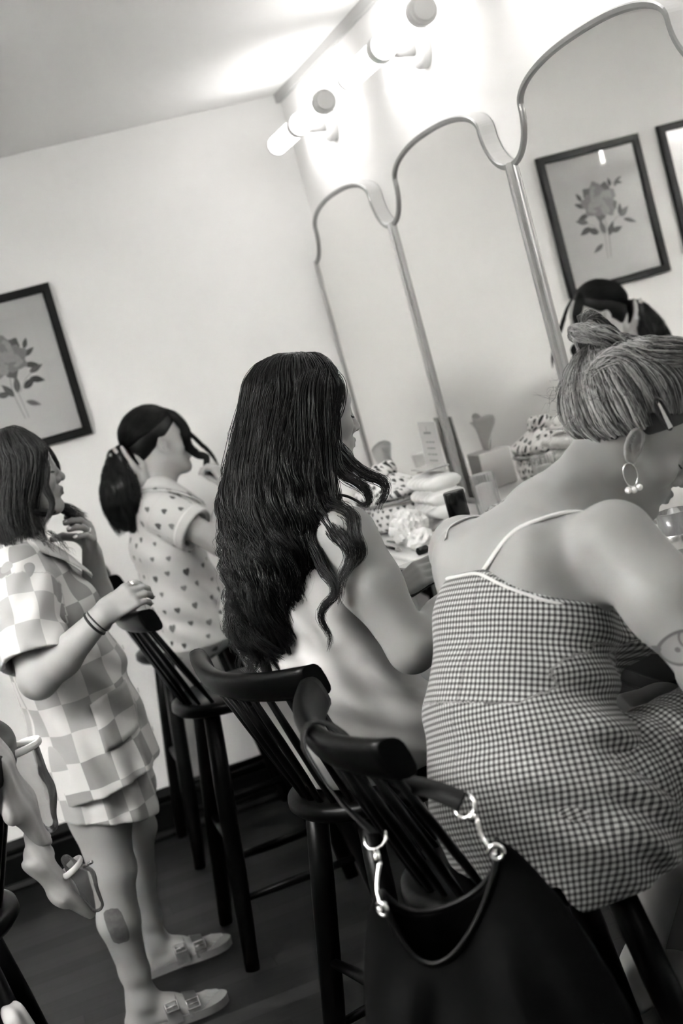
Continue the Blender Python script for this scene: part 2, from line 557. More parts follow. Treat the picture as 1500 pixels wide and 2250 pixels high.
def baseboard(name, a, b, nrm):
    """moulded board from a to b, standing out along nrm"""
    a, b, nrm = Vector(a), Vector(b), Vector(nrm)
    prof = [(0, 0), (0.038, 0), (0.038, 0.012), (0.030, 0.028), (0.022, 0.030), (0.020, 0.118), (0.014, 0.126), (0.022, 0.136), (0.024, 0.150), (0.012, 0.168), (0.008, 0.176), (0, 0.176)]
    t = (b - a)
    mb = MB(); mb.prism(prof, 1.0, lambda u, v, w_: a + nrm * u + Vector((0, 0, v)) + t * w_)
    tag(mb.build(name, M_base), kind='structure')
baseboard('baseboard_back', (X0, Y1, 0), (X1, Y1, 0), (0, -1, 0))
baseboard('baseboard_right', (X1, Y0, 0), (X1, Y1 - 0.04, 0), (-1, 0, 0))
baseboard('baseboard_left', (X0, Y0, 0), (X0, Y1 - 0.04, 0), (1, 0, 0))

# ================================================================== MIRRORS
def mirror_outline():
    """(along, up) outline of one arched mirror; along 0..W from the near side, up from its foot"""
    W, zs, zk, ins, zt = 0.945, 0.896, 1.000, 0.112, 1.080
    P = [(0.0, 0.0), (W, 0.0), (W, zs)]
    for i in range(1, 13):                                   # scooped shoulder
        a = PI / 2 * i / 12
        P.append((W - ins * math.sin(a), zk - (zk - zs) * math.cos(a)))
    hw = (W - 2 * ins) / 2; n = 40
    for i in range(1, n):                                    # arched head
        a = PI * i / n
        c = math.cos(a); s_ = math.sin(a)
        P.append((W / 2 + (hw - 0.018) * (abs(c) ** 0.85) * (1 if c > 0 else -1) + 0.018 * c, zk + (zt - zk) * (s_ ** 0.92)))
    for i in range(0, 12):
        a = PI / 2 * (12 - i) / 12
        P.append((ins * math.sin(a), zk - (zk - zs) * math.cos(a)))
    P.append((0.0, zs))
    return P
def offset_poly(P, d):
    n = len(P); out = []
    for i in range(n):
        p0, p1, p2 = Vector(P[i - 1]), Vector(P[i]), Vector(P[(i + 1) % n])
        e1 = (p1 - p0).normalized(); e2 = (p2 - p1).normalized()
        n1 = Vector((-e1.y, e1.x)); n2 = Vector((-e2.y, e2.x))
        m_ = (n1 + n2); L = m_.length
        if L < 1e-6: m_ = n1
        m_ = m_.normalized(); k = d / max(0.5, m_.dot(n1))
        out.append(tuple(p1 + m_ * k))
    return out
ZCT = 1.0            # counter top
def make_mirror(y0):
    root = empty('arched_mirror', (1.47, y0, ZCT))
    P = mirror_outline()
    mb = MB()
    prof = [(0.0, -0.003), (0.0, -0.043), (0.003, -0.047), (0.012, -0.047), (0.015, -0.044), (0.018, -0.038)]
    rings = []
    for off, xx in prof:
        rings.append([mb.bm.verts.new((xx, u, v)) for u, v in offset_poly(P, off)])
    n = len(P)
    for a, b in zip(rings[:-1], rings[1:]):
        for i in range(n):
            f = mb.bm.faces.new((a[i], a[(i + 1) % n], b[(i + 1) % n], b[i])); f.smooth = False
            f.material_index = 1 if a is rings[0] else 0
    mb.bm.faces.new(list(reversed(rings[0])))
    mb.build('mirror_frame', [M_frame, M_framew], root)
    g = MB(); q = offset_poly(P, 0.0165)
    g.prism(q, 0.03, lambda u, v, w_: (-0.0405 + w_, u, v))
    g.build('mirror_glass', M_mirror, root)
    return root
mir_lab = {4.225: 'arched mirror nearest the far corner of the room, silver edge',
           3.250: 'middle arched mirror over the hearts pouch, silver edge',
           2.275: 'large arched mirror that shows the two flower prints',
           1.300: 'arched mirror beyond the right edge of the photo',
           0.325: 'last arched mirror at the camera end of the counter'}
proto_m = make_mirror(4.225)
for y_ in (4.225, 3.250, 2.275, 1.300):
    if y_ == 4.225: r = proto_m
    else:
        r = proto_m.copy(); COL.objects.link(r); r.location = (1.47, y_, ZCT)
        for ch in list(proto_m.children):
            c_ = ch.copy(); COL.objects.link(c_); c_.parent = r
    tag(r, mir_lab[y_], 'mirror', 'arched mirrors over the counter')

# ================================================================== SCONCES
def make_sconce(y):
    root = empty('wall_sconce', (1.47, y, 2.31))
    Rx = axis_rot((-1, 0, 0)); Ry = axis_rot((0, 1, 0))
    MB().lathe([(0.062, 0), (0.062, 0.020), (0.058, 0.026), (0.040, 0.030)], (0, 0.0, -0.015), Rx, 40).build('wall_plate', M_whitem, root)
    MB().tube([(-0.02, 0, -0.015), (-0.07, 0, -0.012), (-0.105, 0, 0)], [0.026, 0.022, 0.020], 20).build('arm', M_whitem, root)
    MB().lathe([(0.0365, -0.020), (0.0385, -0.017), (0.0385, 0.017), (0.0365, 0.020)], (-0.115, 0, 0), Ry, 40).build('centre_ring', M_whitem, root)
    for s_ in (-1, 1):
        R2 = axis_rot((0, s_, 0))
        MB().lathe([(0.0335, 0.018), (0.0335, 0.325)], (-0.115, 0, 0), R2, 40, cap=True).build('glass_tube', M_tube, root)
        if s_ < 0:
            MB().lathe([(0.0365, 0.322), (0.0365, 0.350), (0.034, 0.353), (0.029, 0.353), (0.029, 0.360), (0.026, 0.362)], (-0.115, 0, 0), R2, 40).build('end_cap', M_whitem, root)
        else:
            MB().lathe([(0.0335, 0.320), (0.034, 0.336), (0.026, 0.350), (0.01, 0.356)], (-0.115, 0, 0), R2, 40).build('end_cap', M_whitem, root)
    return root
sc_lab = ['twin-tube wall lamp nearest the back corner above the far mirror',
          'twin-tube wall lamp cut by the top edge above the middle mirror',
          'twin-tube wall lamp above the mirror with the flower prints, out of frame',
          'fourth twin-tube wall lamp from the corner, out of frame',
          'fifth twin-tube wall lamp from the corner, added out of frame for extra light',
          'last twin-tube wall lamp at the camera end, added out of frame for extra light']
proto_s = None
for i, y_ in enumerate((4.655, 3.695, 2.735, 1.775, 0.815, -0.145)):  # last two are unseen extras, added to throw more light on the back wall
    if proto_s is None: proto_s = r = make_sconce(y_)
    else:
        r = proto_s.copy(); COL.objects.link(r); r.location = (1.47, y_, 2.31)
        for ch in list(proto_s.children):
            c_ = ch.copy(); COL.objects.link(c_); c_.parent = r
    tag(r, sc_lab[i], 'wall lamp', 'tube lamps above the mirrors')
# made-up uplighter out of view at the left, added to fill room and ceiling
gl = empty('added_fill_lamp', (-1.40, 2.1, ZC))
tag(gl, 'made-up white uplighter bowl added as fill light, out of view at the left', 'added fill lamp')
M_fill = mat('fill_lamp_glow', 0.9, 0.4)
M_fill.node_tree.nodes['Principled BSDF'].inputs['Emission Color'].default_value = (1, 0.995, 0.985, 1)
M_fill.node_tree.nodes['Principled BSDF'].inputs['Emission Strength'].default_value = FILL_LAMP
MB().lathe([(0.005, -0.42), (0.005, -0.025), (0.05, -0.02), (0.055, 0.0)]).build('lamp_rod', M_whitem, gl)
MB().lathe([(0.03, -0.47), (0.14, -0.45), (0.22, -0.40), (0.26, -0.335), (0.262, -0.33), (0.255, -0.335), (0.215, -0.39), (0.14, -0.435), (0.03, -0.452)], n=48).build('lamp_bowl', M_whitem, gl)
MB().lathe([(0.215, -0.384), (0.212, -0.378)], n=48).build('lamp_diffuser', M_fill, gl)

# ================================================================== PICTURES
def ink(v): return mat('print_ink', v, 0.9)
INKS = [ink(0.48), ink(0.34), ink(0.20), ink(0.11), ink(0.66)]
def make_picture(xc, zc, label):
    root = empty('picture_frame', (xc, 5.2, zc))
    tag(root, label, 'framed print', 'framed flower prints')
    W, H, b, d = 0.447, 0.556, 0.030, 0.028
    mb = MB()
    def rect(w_, h_): return [(-w_ / 2, -h_ / 2), (w_ / 2, -h_ / 2), (w_ / 2, h_ / 2), (-w_ / 2, h_ / 2)]
    rings = []
    for w_, h_, y in ((W, H, -0.002), (W, H, -d + 0.003), (W - 0.006, H - 0.006, -d), (W - 2 * b + 0.006, H - 2 * b + 0.006, -d), (W - 2 * b, H - 2 * b, -d + 0.004), (W - 2 * b, H - 2 * b, -0.010)):
        rings.append([mb.bm.verts.new((u, y, v)) for u, v in rect(w_, h_)])
    for a, c in zip(rings[:-1], rings[1:]):
        for i in range(4): mb.bm.faces.new((a[i], a[(i + 1) % 4], c[(i + 1) % 4], c[i]))
    mb.build('frame', M_pframe, root)
    MB().box((0, -0.008, 0), (W - 2 * b - 0.001, 0.006, H - 2 * b - 0.001)).build('mat_board', mat('mat_board', 0.78, 0.9), root)
    MB().box((0, -0.0175, 0), (W - 2 * b - 0.001, 0.002, H - 2 * b - 0.001)).build('glass_pane', M_glass, root)
    pr = MB()
    Y = [-0.0112]
    def flat(pts, mi):
        Y[0] -= 0.00002
        pr.prism(pts, 0.00015, lambda u, v, w_: (u, Y[0] - w_, v), mi=mi)
    # plate mark
    for (cx, cz, w_, h_) in ((0, 0.187, 0.262, 0.0008), (0, -0.187, 0.262, 0.0008), (-0.131, 0, 0.0008, 0.374), (0.131, 0, 0.0008, 0.374)):
        flat([(cx - w_ / 2, cz - h_ / 2), (cx + w_ / 2, cz - h_ / 2), (cx + w_ / 2, cz + h_ / 2), (cx - w_ / 2, cz + h_ / 2)], 4)
    def leaf(x, y, ang, L, w_, mi):
        n = 12; c, s_ = math.cos(ang), math.sin(ang); P = []
        for i in range(n + 1):
            t = i / n; P.append((t * L, w_ * math.sin(PI * t ** 0.8)))
        P = P + [(t_, -q * 0.85) for t_, q in reversed(P[1:-1])]
        flat([(x + c * a - s_ * (q + 0.1 * L * (a / L) ** 2), y + s_ * a + c * (q + 0.1 * L * (a / L) ** 2)) for a, q in P], mi)
        flat([(x + c * a - s_ * (q + 0.1 * L * (a / L) ** 2), y + s_ * a + c * (q + 0.1 * L * (a / L) ** 2)) for a, q in ((0, 0.0004), (L * 0.9, 0.0002), (L * 0.9, -0.0002), (0, -0.0004))], 0)
    def stem(pts, w_):
        C = catmull([(a, c, 0) for a, c in pts], 16)
        P = []; Q = []
        for i in range(16):
            t = C[min(i + 1, 15)] - C[max(i - 1, 0)]; nn = np.array((-t[1], t[0])) / np.hypot(t[0], t[1]) * w_
            P.append((C[i][0] + nn[0], C[i][1] + nn[1])); Q.append((C[i][0] - nn[0], C[i][1] - nn[1]))
        flat(P + Q[::-1], 1)
    stem([(0.005, 0.02), (-0.005, -0.06), (0.01, -0.165)], 0.0013)
    stem([(0.012, 0.02), (0.012, -0.06), (0.024, -0.165)], 0.0011)
    stem([(0.02, -0.07), (0.05, -0.03), (0.085, -0.01)], 0.001)
    stem([(-0.002, -0.08), (-0.05, -0.02), (-0.09, -0.02)], 0.001)
    stem([(-0.02, 0.08), (-0.06, 0.11), (-0.09, 0.12)], 0.001)
    L = [(-0.075, 0.10, 2.2, 0.045, 0.008), (-0.085, 0.115, 3.3, 0.03, 0.006), (-0.06, 0.105, 1.4, 0.035, 0.008), (-0.09, 0.12, 2.6, 0.03, 0.005),
         (0.07, 0.05, 0.4, 0.045, 0.010), (0.06, 0.02, -0.3, 0.05, 0.011), (0.07, -0.01, 0.2, 0.055, 0.012), (0.065, -0.03, -0.5, 0.055, 0.013),
         (0.035, -0.06, 0.4, 0.055, 0.014), (0.01, -0.07, 1.3, 0.06, 0.013), (-0.005, -0.08, 2.0, 0.06, 0.013), (-0.02, -0.07, 2.8, 0.05, 0.012),
         (-0.07, -0.02, 2.4, 0.055, 0.013), (-0.07, -0.015, 1.7, 0.05, 0.010), (-0.08, -0.03, 3.5, 0.06, 0.009), (0.03, -0.105, -0.6, 0.055, 0.010), (0.075, 0.075, 1.0, 0.04, 0.009)]
    for i, (x, y, a, l_, w_) in enumerate(L): leaf(x, y, a, l_, w_, 3 if i % 3 else 2)
    rr = random.Random(5)
    for ring, (n, r0, sz, mi) in enumerate(((9, 0.045, 0.034, 2), (8, 0.032, 0.030, 1), (7, 0.018, 0.024, 1), (5, 0.008, 0.014, 0))):
        for k in range(n):
            a = 2 * PI * k / n + ring * 0.4 + rr.uniform(-0.15, 0.15)
            cx, cy = 0.003 + r0 * math.cos(a), 0.06 + r0 * math.sin(a)
            pts = []
            for j in range(18):
                b_ = 2 * PI * j / 18; q = sz * (1 + 0.10 * math.sin(5 * b_ + k) + 0.06 * math.sin(9 * b_))
                e = 0.72
                ux, uy = q * math.cos(b_), q * e * math.sin(b_)
                pts.append((cx + ux * math.cos(a) - uy * math.sin(a), cy + ux * math.sin(a) + uy * math.cos(a)))
            flat(pts, mi if (k + ring) % 2 else max(0, mi - 1))
            # veins
            for q in (-0.3, 0.0, 0.3):
                flat([(cx - 0.4 * sz * math.cos(a + q), cy - 0.4 * sz * math.sin(a + q)), (cx + 0.75 * sz * math.cos(a + q) + 0.0003, cy + 0.75 * sz * math.sin(a + q)), (cx + 0.75 * sz * math.cos(a + q), cy + 0.75 * sz * math.sin(a + q) + 0.0004)], 3 if ring < 2 else 2)
    pr.build('botanical_print', INKS, root)
    return root
make_picture(0.2405, 1.783, 'black-framed flower print hanging on the back wall beside the long-haired standing woman')
make_picture(-0.2970, 1.79, 'second black-framed flower print on the back wall, seen only in the mirror')

# ================================================================== COUNTER
ct = tag(MB().box((1.2375, 2.0, ZCT - 0.018), (0.465, 6.39, 0.036), 0.006).build('vanity_counter', M_counter), 'long pale vanity counter top running under the mirrors', 'counter')
cb = empty('low_cabinet', (1.29, 2.71, 0))
tag(cb, 'low black cabinet standing under the counter beyond the gingham woman\'s knees', 'cabinet')
MB().box((0, 0, 0.44), (0.32, 0.52, 0.72), 0.004).build('body', M_cab, cb)
MB().box((-0.167, 0, 0.64), (0.016, 0.50, 0.26), 0.004).build('drawer', M_cab, cb)
MB().box((-0.167, 0, 0.29), (0.016, 0.50, 0.40), 0.004).build('door', M_cab, cb)
MB().box((0.0, 0, 0.045), (0.29, 0.48, 0.09)).build('plinth', M_cab, cb)
for i, y_ in enumerate((0.9, 3.32, 4.9)):
    s_ = MB()
    s_.tube([(1.06, y_, ZCT - 0.05), (1.44, y_, 0.62)], 0.011, 8)
    s_.tube([(1.445, y_, ZCT - 0.04), (1.445, y_, 0.56)], 0.011, 8)
    s_.tube([(1.04, y_, ZCT - 0.048), (1.46, y_, ZCT - 0.048)], 0.011, 8)
    tag(s_.build('counter_bracket', M_black), ('slim black bracket holding the counter near the camera end', 'slim black bracket under the counter by the centre woman\'s hand', 'slim black bracket under the counter near the back wall')[i], 'bracket', 'counter brackets')

# ================================================================== STOOLS
def make_stool(loc, rz):
    root = empty('bar_stool', loc, rz)
    MB().lathe([(0.150, 0.690), (0.185, 0.697), (0.197, 0.710), (0.195, 0.726), (0.182, 0.734), (0.10, 0.728), (0.02, 0.725)], n=56).build('seat', M_black, root)
    for sx in (-1, 1):
        for sy in (-1, 1):
            top = Vector((0.105 * sx, 0.105 * sy, 0.70)); bot = Vector((0.205 * sx, 0.200 * sy, 0.0))
            MB().tube([top.lerp(bot, t) for t in (0, 0.3, 0.62, 0.85, 1.0)], [0.0235, 0.026, 0.0255, 0.023, 0.0195], 14).build('leg', M_black, root)
    def at(sx, sy, z):
        t = (0.70 - z) / 0.70
        return Vector((sx * (0.105 + 0.10 * t), sy * (0.105 + 0.095 * t), z))
    for (a, b, z1, z2) in (((-1, -1), (1, -1), 0.19, 0.19), ((-1, 1), (1, 1), 0.19, 0.19), ((1, -1), (1, 1), 0.27, 0.27), ((-1, -1), (-1, 1), 0.34, 0.34)):
        p, q = at(*a, z1), at(*b, z2)
        MB().tube([p.lerp(q, t) for t in (0, 0.5, 1)], [0.010, 0.014, 0.010], 10).build('stretcher', M_black, root)
    # crest rail, bowed backwards
    cz = 1.010
    def cx(y): return -0.262 + 0.9 * y * y
    n = 28; mb = MB(); rings = []
    for i in range(n + 1):
        y = -0.255 + 0.51 * i / n
        e = abs(y) / 0.255
        hh = 0.028 + 0.004 * e; th = 0.0175 + 0.003 * e
        x0 = cx(y); zc = cz + 0.010 * e ** 2
        ring = []
        for k in range(16):
            a = 2 * PI * k / 16
            c, s_ = math.cos(a), math.sin(a)
            px = th * (abs(c) ** 0.7) * (1 if c > 0 else -1); pz = hh * (abs(s_) ** 0.6) * (1 if s_ > 0 else -1)
            ring.append(mb.bm.verts.new((x0 + px - 0.25 * pz, y, zc + pz)))
        rings.append(ring)
    for a, b in zip(rings[:-1], rings[1:]):
        for k in range(16):
            f = mb.bm.faces.new((a[k], a[(k + 1) % 16], b[(k + 1) % 16], b[k])); f.smooth = True
    mb.bm.faces.new(list(reversed(rings[0]))); mb.bm.faces.new(rings[-1])
    mb.build('crest_rail', M_black, root)
    ns = 9
    for i in range(ns):
        u = (i - (ns - 1) / 2) / ((ns - 1) / 2)
        yt = u * 0.225; yb = u * 0.135
        xb = -math.sqrt(0.165 ** 2 - yb ** 2) * 0.98
        p = Vector((xb, yb, 0.725)); q = Vector((cx(yt) + 0.008, yt, cz - 0.02))
        MB().tube([p.lerp(q, t) for t in (0, 0.25, 0.6, 1)], [0.0085, 0.0120, 0.0130, 0.010], 8, flat=0.62, up=(0, 1, 0)).build('spindle', M_black, root)
    return root
st_lab = [((0.610, 2.765, 0), 0.26, 'black spindle-back bar stool the long-haired woman in white sits on'),
          ((0.650, 2.115, 0), -0.02, 'black spindle-back bar stool with the handbag hung from its back'),
          ((0.545, 3.97, 0), 0.0, 'empty black spindle-back bar stool between the standing woman and the white dress'),
          ((0.56, 4.93, 0), 0.0, 'black spindle-back bar stool the ponytailed woman sits on'),
          ((-0.34, 2.78, 0), 3.14, 'black bar stool at the left edge with white cloth over its back')]
proto = None
for loc, rz, lab in st_lab:
    if proto is None: proto = r = make_stool(loc, rz)
    else:
        r = proto.copy(); COL.objects.link(r); r.location = loc; r.rotation_euler = (0, 0, rz)
        for ch in list(proto.children):
            c_ = ch.copy(); COL.objects.link(c_); c_.parent = r
    tag(r, lab, 'bar stool', 'black bar stools')

# ================================================================== PEOPLE: materials and builders
def skin_mat(name, v, lip=0.55):
    m = mat(name, v, 0.52, spec=0.35)
    b = m.node_tree.nodes['Principled BSDF']
    b.inputs['Subsurface Weight'].default_value = 0.08
    b.inputs['Subsurface Radius'].default_value = (0.012, 0.008, 0.006)
    (_c, _v) = coords(m, 'Object')
    nt = m.node_tree
    base = grey_ramp(m, noise(m, _v, 14, 4), v * 0.97, v * 1.03, None)
    at = nt.nodes.new('ShaderNodeAttribute'); at.attribute_name = 'lip'
    grey_ramp(m, X(nt, at.outputs['Fac']), base, v * lip)
    bump(m, noise(m, _v, 220, 3), 0.10, 0.001)
    return m
def hair_mat(name, v, hi=None, rough=0.38, spec=0.3):
    m = mat(name, v, rough, spec=spec)
    nt = m.node_tree
    at = nt.nodes.new('ShaderNodeAttribute'); at.attribute_name = 'tone'
    (_c, _v) = coords(m, 'Object')
    t = X(nt, at.outputs['Fac']) * 0.8 + noise(m, _v, 40, 2) * 0.3
    grey_ramp(m, t.sstep(0.1, 1.0), v, hi or v * 1.8)
    return m
def cloth_mat(name, v, rough=0.8):
    m = mat(name, v, rough, spec=0.25)
    m.node_tree.nodes['Principled BSDF'].inputs['Sheen Weight'].default_value = 0.1
    return m

def unit(v):
    v = np.array(v, float); return v / np.linalg.norm(v)

class Head:
    """sculpts a head; F forward, U up, L the person's left"""
    def __init__(s, o, F, U, sc=1.0):
        s.o = np.array(o, float); s.F = unit(F); U = np.array(U, float)
        s.U = unit(U - s.F * (U @ s.F)); s.L = np.cross(s.U, s.F); s.s = sc
        s.R = np.stack([s.F, s.L, s.U])
    def p(s, x, y, z): return s.o + s.s * (x * s.F + y * s.L + z * s.U)
    def sculpt(s, f, neck=None, nr=0.052, ears=True, eyes='closed'):
        k = s.s; P = s.p; E = lambda c, r, kk=0.012, op='u', R=None: f.ell(P(*c), [q * k for q in r], s.R if R is None else R, kk, op)
        E((-0.012, 0, 0.045), (0.096, 0.074, 0.082))
        E((0.034, 0, 0.022), (0.062, 0.061, 0.078), 0.02)
        E((0.036, 0, -0.040), (0.050, 0.050, 0.056), 0.025)
        for q in (-1, 1):
            f.cap(P(-0.002, q * 0.050, -0.045), P(0.070, q * 0.014, -0.088), 0.017 * k, 0.014 * k, 0.028)
            E((0.058, q * 0.034, -0.016), (0.026, 0.024, 0.024), 0.018)
            f.cap(P(0.080, q * 0.014, 0.034), P(0.064, q * 0.046, 0.036), 0.010 * k, 0.009 * k, 0.012)
        f.sph(P(0.074, 0, -0.088), 0.019 * k, 0.02)
        for q in (-1, 1):
            f.sph(P(0.098, q * 0.031, 0.010), 0.018 * k, 0.012, 's')
            f.sph(P(0.0715, q * 0.030, 0.009), 0.0135 * k, 0.003)
            f.cap(P(0.084, q * 0.018, 0.004), P(0.074, q * 0.043, 0.006), 0.0035 * k, 0.003 * k, 0.004)
            f.cap(P(0.086, q * 0.019, 0.016), P(0.075, q * 0.043, 0.015), 0.0035 * k, 0.003 * k, 0.004)
        f.cap(P(0.084, 0, 0.028), P(0.106, 0, -0.016), 0.0085 * k, 0.0090 * k, 0.010)
        f.sph(P(0.1075, 0, -0.020), 0.0105 * k, 0.006)
        for q in (-1, 1):
            f.sph(P(0.096, q * 0.0125, -0.025), 0.0082 * k, 0.006)
            f.sph(P(0.103, q * 0.0065, -0.0315), 0.0038 * k, 0.003, 's')
        E((0.080, 0, -0.052), (0.018, 0.028, 0.020), 0.012)
        f.cap(P(0.087, -0.020, -0.053), P(0.0975, -0.004, -0.0485), 0.004 * k, 0.0062 * k, 0.004)
        f.cap(P(0.0975, -0.004, -0.0485), P(0.0975, 0.004, -0.0485), 0.0062 * k, 0.0062 * k, 0.004)
        f.cap(P(0.087, 0.020, -0.053), P(0.0975, 0.004, -0.0485), 0.004 * k, 0.0062 * k, 0.004)
        f.cap(P(0.086, -0.018, -0.058), P(0.095, 0, -0.0605), 0.004 * k, 0.0075 * k, 0.004)
        f.cap(P(0.086, 0.018, -0.058), P(0.095, 0, -0.0605), 0.004 * k, 0.0075 * k, 0.004)
        f.cap(P(0.094, -0.022, -0.0545), P(0.108, 0, -0.0545), 0.0012, 0.0018, 0.003, 's')
        f.cap(P(0.094, 0.022, -0.0545), P(0.108, 0, -0.0545), 0.0012, 0.0018, 0.003, 's')
        f.cap(P(0.098, -0.008, -0.072), P(0.098, 0.008, -0.072), 0.004, 0.004, 0.008, 's')
        if ears:
            for q in (-1, 1):
                c = np.array((-0.006, q * 0.079, 0.0))
                # ear plate stands off the head, tilted backwards
                e1 = unit(s.U * 1.0 - s.F * 0.22); e2 = unit(s.F * 0.9 + s.L * (-0.45 * q)); e3 = unit(np.cross(e1, e2)); e2 = np.cross(e3, e1)
                R = np.stack([e2, e3, e1])
                f.ell(P(*c), (0.0175 * k, 0.0065 * k, 0.030 * k), R, 0.004)
                out = s.L * q * 0.006 * k
                f.ell(P(*c) + out + e1 * 0.003, (0.0110 * k, 0.0075 * k, 0.0205 * k), R, 0.002, 's')
                # helix and lobe
                pts = [P(*c) + out * 0.6 + k * (e2 * (0.0155 * math.cos(a)) + e1 * (0.027 * math.sin(a))) for a in np.linspace(-1.9 + 2.2, 4.3, 9)]
                f.chain(pts, [0.0032 * k] * 9, 0.002)
                f.sph(P(*c) - e1 * 0.025 * k + e2 * 0.004 * k + out * 0.3, 0.0072 * k, 0.004)
                f.chain([P(*c) + out * 0.5 + k * (e2 * -0.004 + e1 * 0.014), P(*c) + out * 0.5 + k * (e2 * -0.007), P(*c) + out * 0.4 + k * (e2 * -0.001 + e1 * -0.014)], [0.0026 * k] * 3, 0.003)
                f.sph(P(*c) + out * 0.5 + e2 * 0.013 * k - e1 * 0.002, 0.004 * k, 0.004)
        if neck is not None:
            f.chain([P(-0.022, 0, -0.02), P(-0.026, 0, -0.055), neck], [0.050 * k, nr * k, nr * 1.08], 0.03)
            f.cap(P(0.03, 0, -0.07), np.array(neck) + s.F * 0.02, 0.03 * k, 0.03, 0.03)
    def lipmask(s, V):
        q = (V - s.o) @ s.R.T / s.s
        d = np.sqrt(((q[:, 1]) / 0.021) ** 2 + ((q[:, 2] + 0.0545) / 0.0105) ** 2)
        m = np.clip((1.1 - d) / 0.25, 0, 1) * (q[:, 0] > 0.082)
        return m
    def extras(s, parent, browm, lashm, q_list=(-1, 1), openeye=False):
        """eyebrows and lashes as small hairs"""
        for q in q_list:
            S = []
            for i in range(46):
                t = rng.uniform(0, 1); a = s.p(0.0915 - 0.022 * t ** 1.6, q * (0.013 + 0.034 * t), 0.034 + 0.006 * math.sin(t * 2.4) + rng.uniform(-0.0025, 0.0025))
                d = s.L * q * 0.009 + s.U * (0.004 * (1 - 1.6 * t)) - s.F * 0.004 * t
                pts = catmull([a - s.F * 0.001, a + d * 0.5 + s.F * 0.0012, a + d], 5); S.append(pts)
            V, F = strand_mesh(np.array(S), np.array([0.0006, 0.0007, 0.0006, 0.0005, 0.0002]))
            from_np('eyebrow', V, F, browm, parent)
            S = []
            for i in range(30):
                t = i / 29; b_ = s.p(0.0848 - 0.0065 * t ** 1.5, q * (0.020 + 0.022 * t), 0.004 - 0.002 * math.sin(PI * t))
                d = s.F * 0.008 + s.L * q * 0.004 * t - s.U * 0.004
                S.append(catmull([b_, b_ + d * 0.6 - s.U * 0.001, b_ + d], 5))
            V, F = strand_mesh(np.array(S), np.array([0.0006, 0.0006, 0.0005, 0.0004, 0.0002]))
            from_np('eyelashes', V, F, lashm, parent)
    def dirpt(s, az, el, lift=0.0):
        """point on the skull in direction az (0 front, +left), el (up), pushed out by lift"""
        d = np.array((math.cos(el) * math.cos(az), math.cos(el) * math.sin(az), math.sin(el)))
        r = np.array((0.098, 0.077, 0.084)); t = 1 / np.sqrt(((d / r) ** 2).sum())
        q = np.array((-0.010, 0, 0.043)) + d * t
        return s.p(*(q + d * lift / s.s))

def hand(f, wrist, D, N, side, curl=(0.5, 0.6, 0.7, 0.8), spread=0.12, thumb=(0.6, 0.3), sc=1.0, k=0.003, thumb_pts=None):
    """D finger direction, N back-of-hand normal, side=+1 if the thumb lies along +cross(D,N)"""
    D = unit(D); N = np.array(N, float); N = unit(N - D * (N @ D)); T = np.cross(D, N) * side     # towards the thumb
    w = np.array(wrist, float); q = lambda a, b, c: w + sc * (D * a + T * b + N * c)
    f.loft([q(-0.02, 0, 0), q(0.02, 0, 0)], [0.026 * sc, 0.030 * sc], [0.019 * sc, 0.016 * sc], T, 0.015)
    f.loft([q(0.02, 0, 0), q(0.078, 0.0, 0.0)], [0.030 * sc, 0.036 * sc], [0.016 * sc, 0.0115 * sc], T, 0.01)
    f.ell(q(0.03, 0.022, -0.008), (0.028 * sc, 0.015 * sc, 0.014 * sc), np.stack([D, T, N]), 0.012)
    tips = []
    for i, (b, L) in enumerate(((0.027, 0.072), (0.009, 0.080), (-0.009, 0.074), (-0.026, 0.058))):
        a0 = 0.082 - 0.004 * abs(i - 1)
        c = curl[i]; sp = spread * (1.5 - i) / 1.5
        base = q(a0, b, 0.001); d = unit(D + T * sp); r = (0.0092, 0.0094, 0.0088, 0.0078)[i] * sc
        pts = [q(a0 - 0.03, b * 0.9, 0.0), base]; rad = [r * 1.0, r * 1.08]
        ang = 0; pos = base
        for seg, fr, cc in ((0, 0.48, 0.9), (1, 0.29, 1.1), (2, 0.23, 0.7)):
            ang += c * cc
            dd = d * math.cos(ang) - N * math.sin(ang)
            pos = pos + dd * L * fr * sc; pts.append(pos); rad.append(r * (0.94, 0.86, 0.74)[seg])
        f.chain(pts, rad, k, 0.008); tips.append((pts[-1], dd, pts[1:], r))
    if thumb_pts is None:
        b0 = q(0.012, 0.022, -0.004); d1 = unit(D * 0.75 + T * thumb[0] - N * 0.35); p1 = b0 + d1 * 0.040 * sc
        d2 = unit(D * 0.95 + T * (thumb[0] * 0.3) - N * thumb[1]); p2 = p1 + d2 * 0.032 * sc; p3 = p2 + unit(d2 - N * 0.1) * 0.024 * sc
    else:
        b0 = q(0.012, 0.022, -0.004); p1, p2, p3 = [q(*t) for t in thumb_pts]
    f.chain([b0, p1, p2, p3], [0.0135 * sc, 0.0118 * sc, 0.0108 * sc, 0.0088 * sc], k, 0.012)
    tips.append((p3, unit(p3 - p2), [b0, p1, p2, p3], 0.0105 * sc))
    return tips

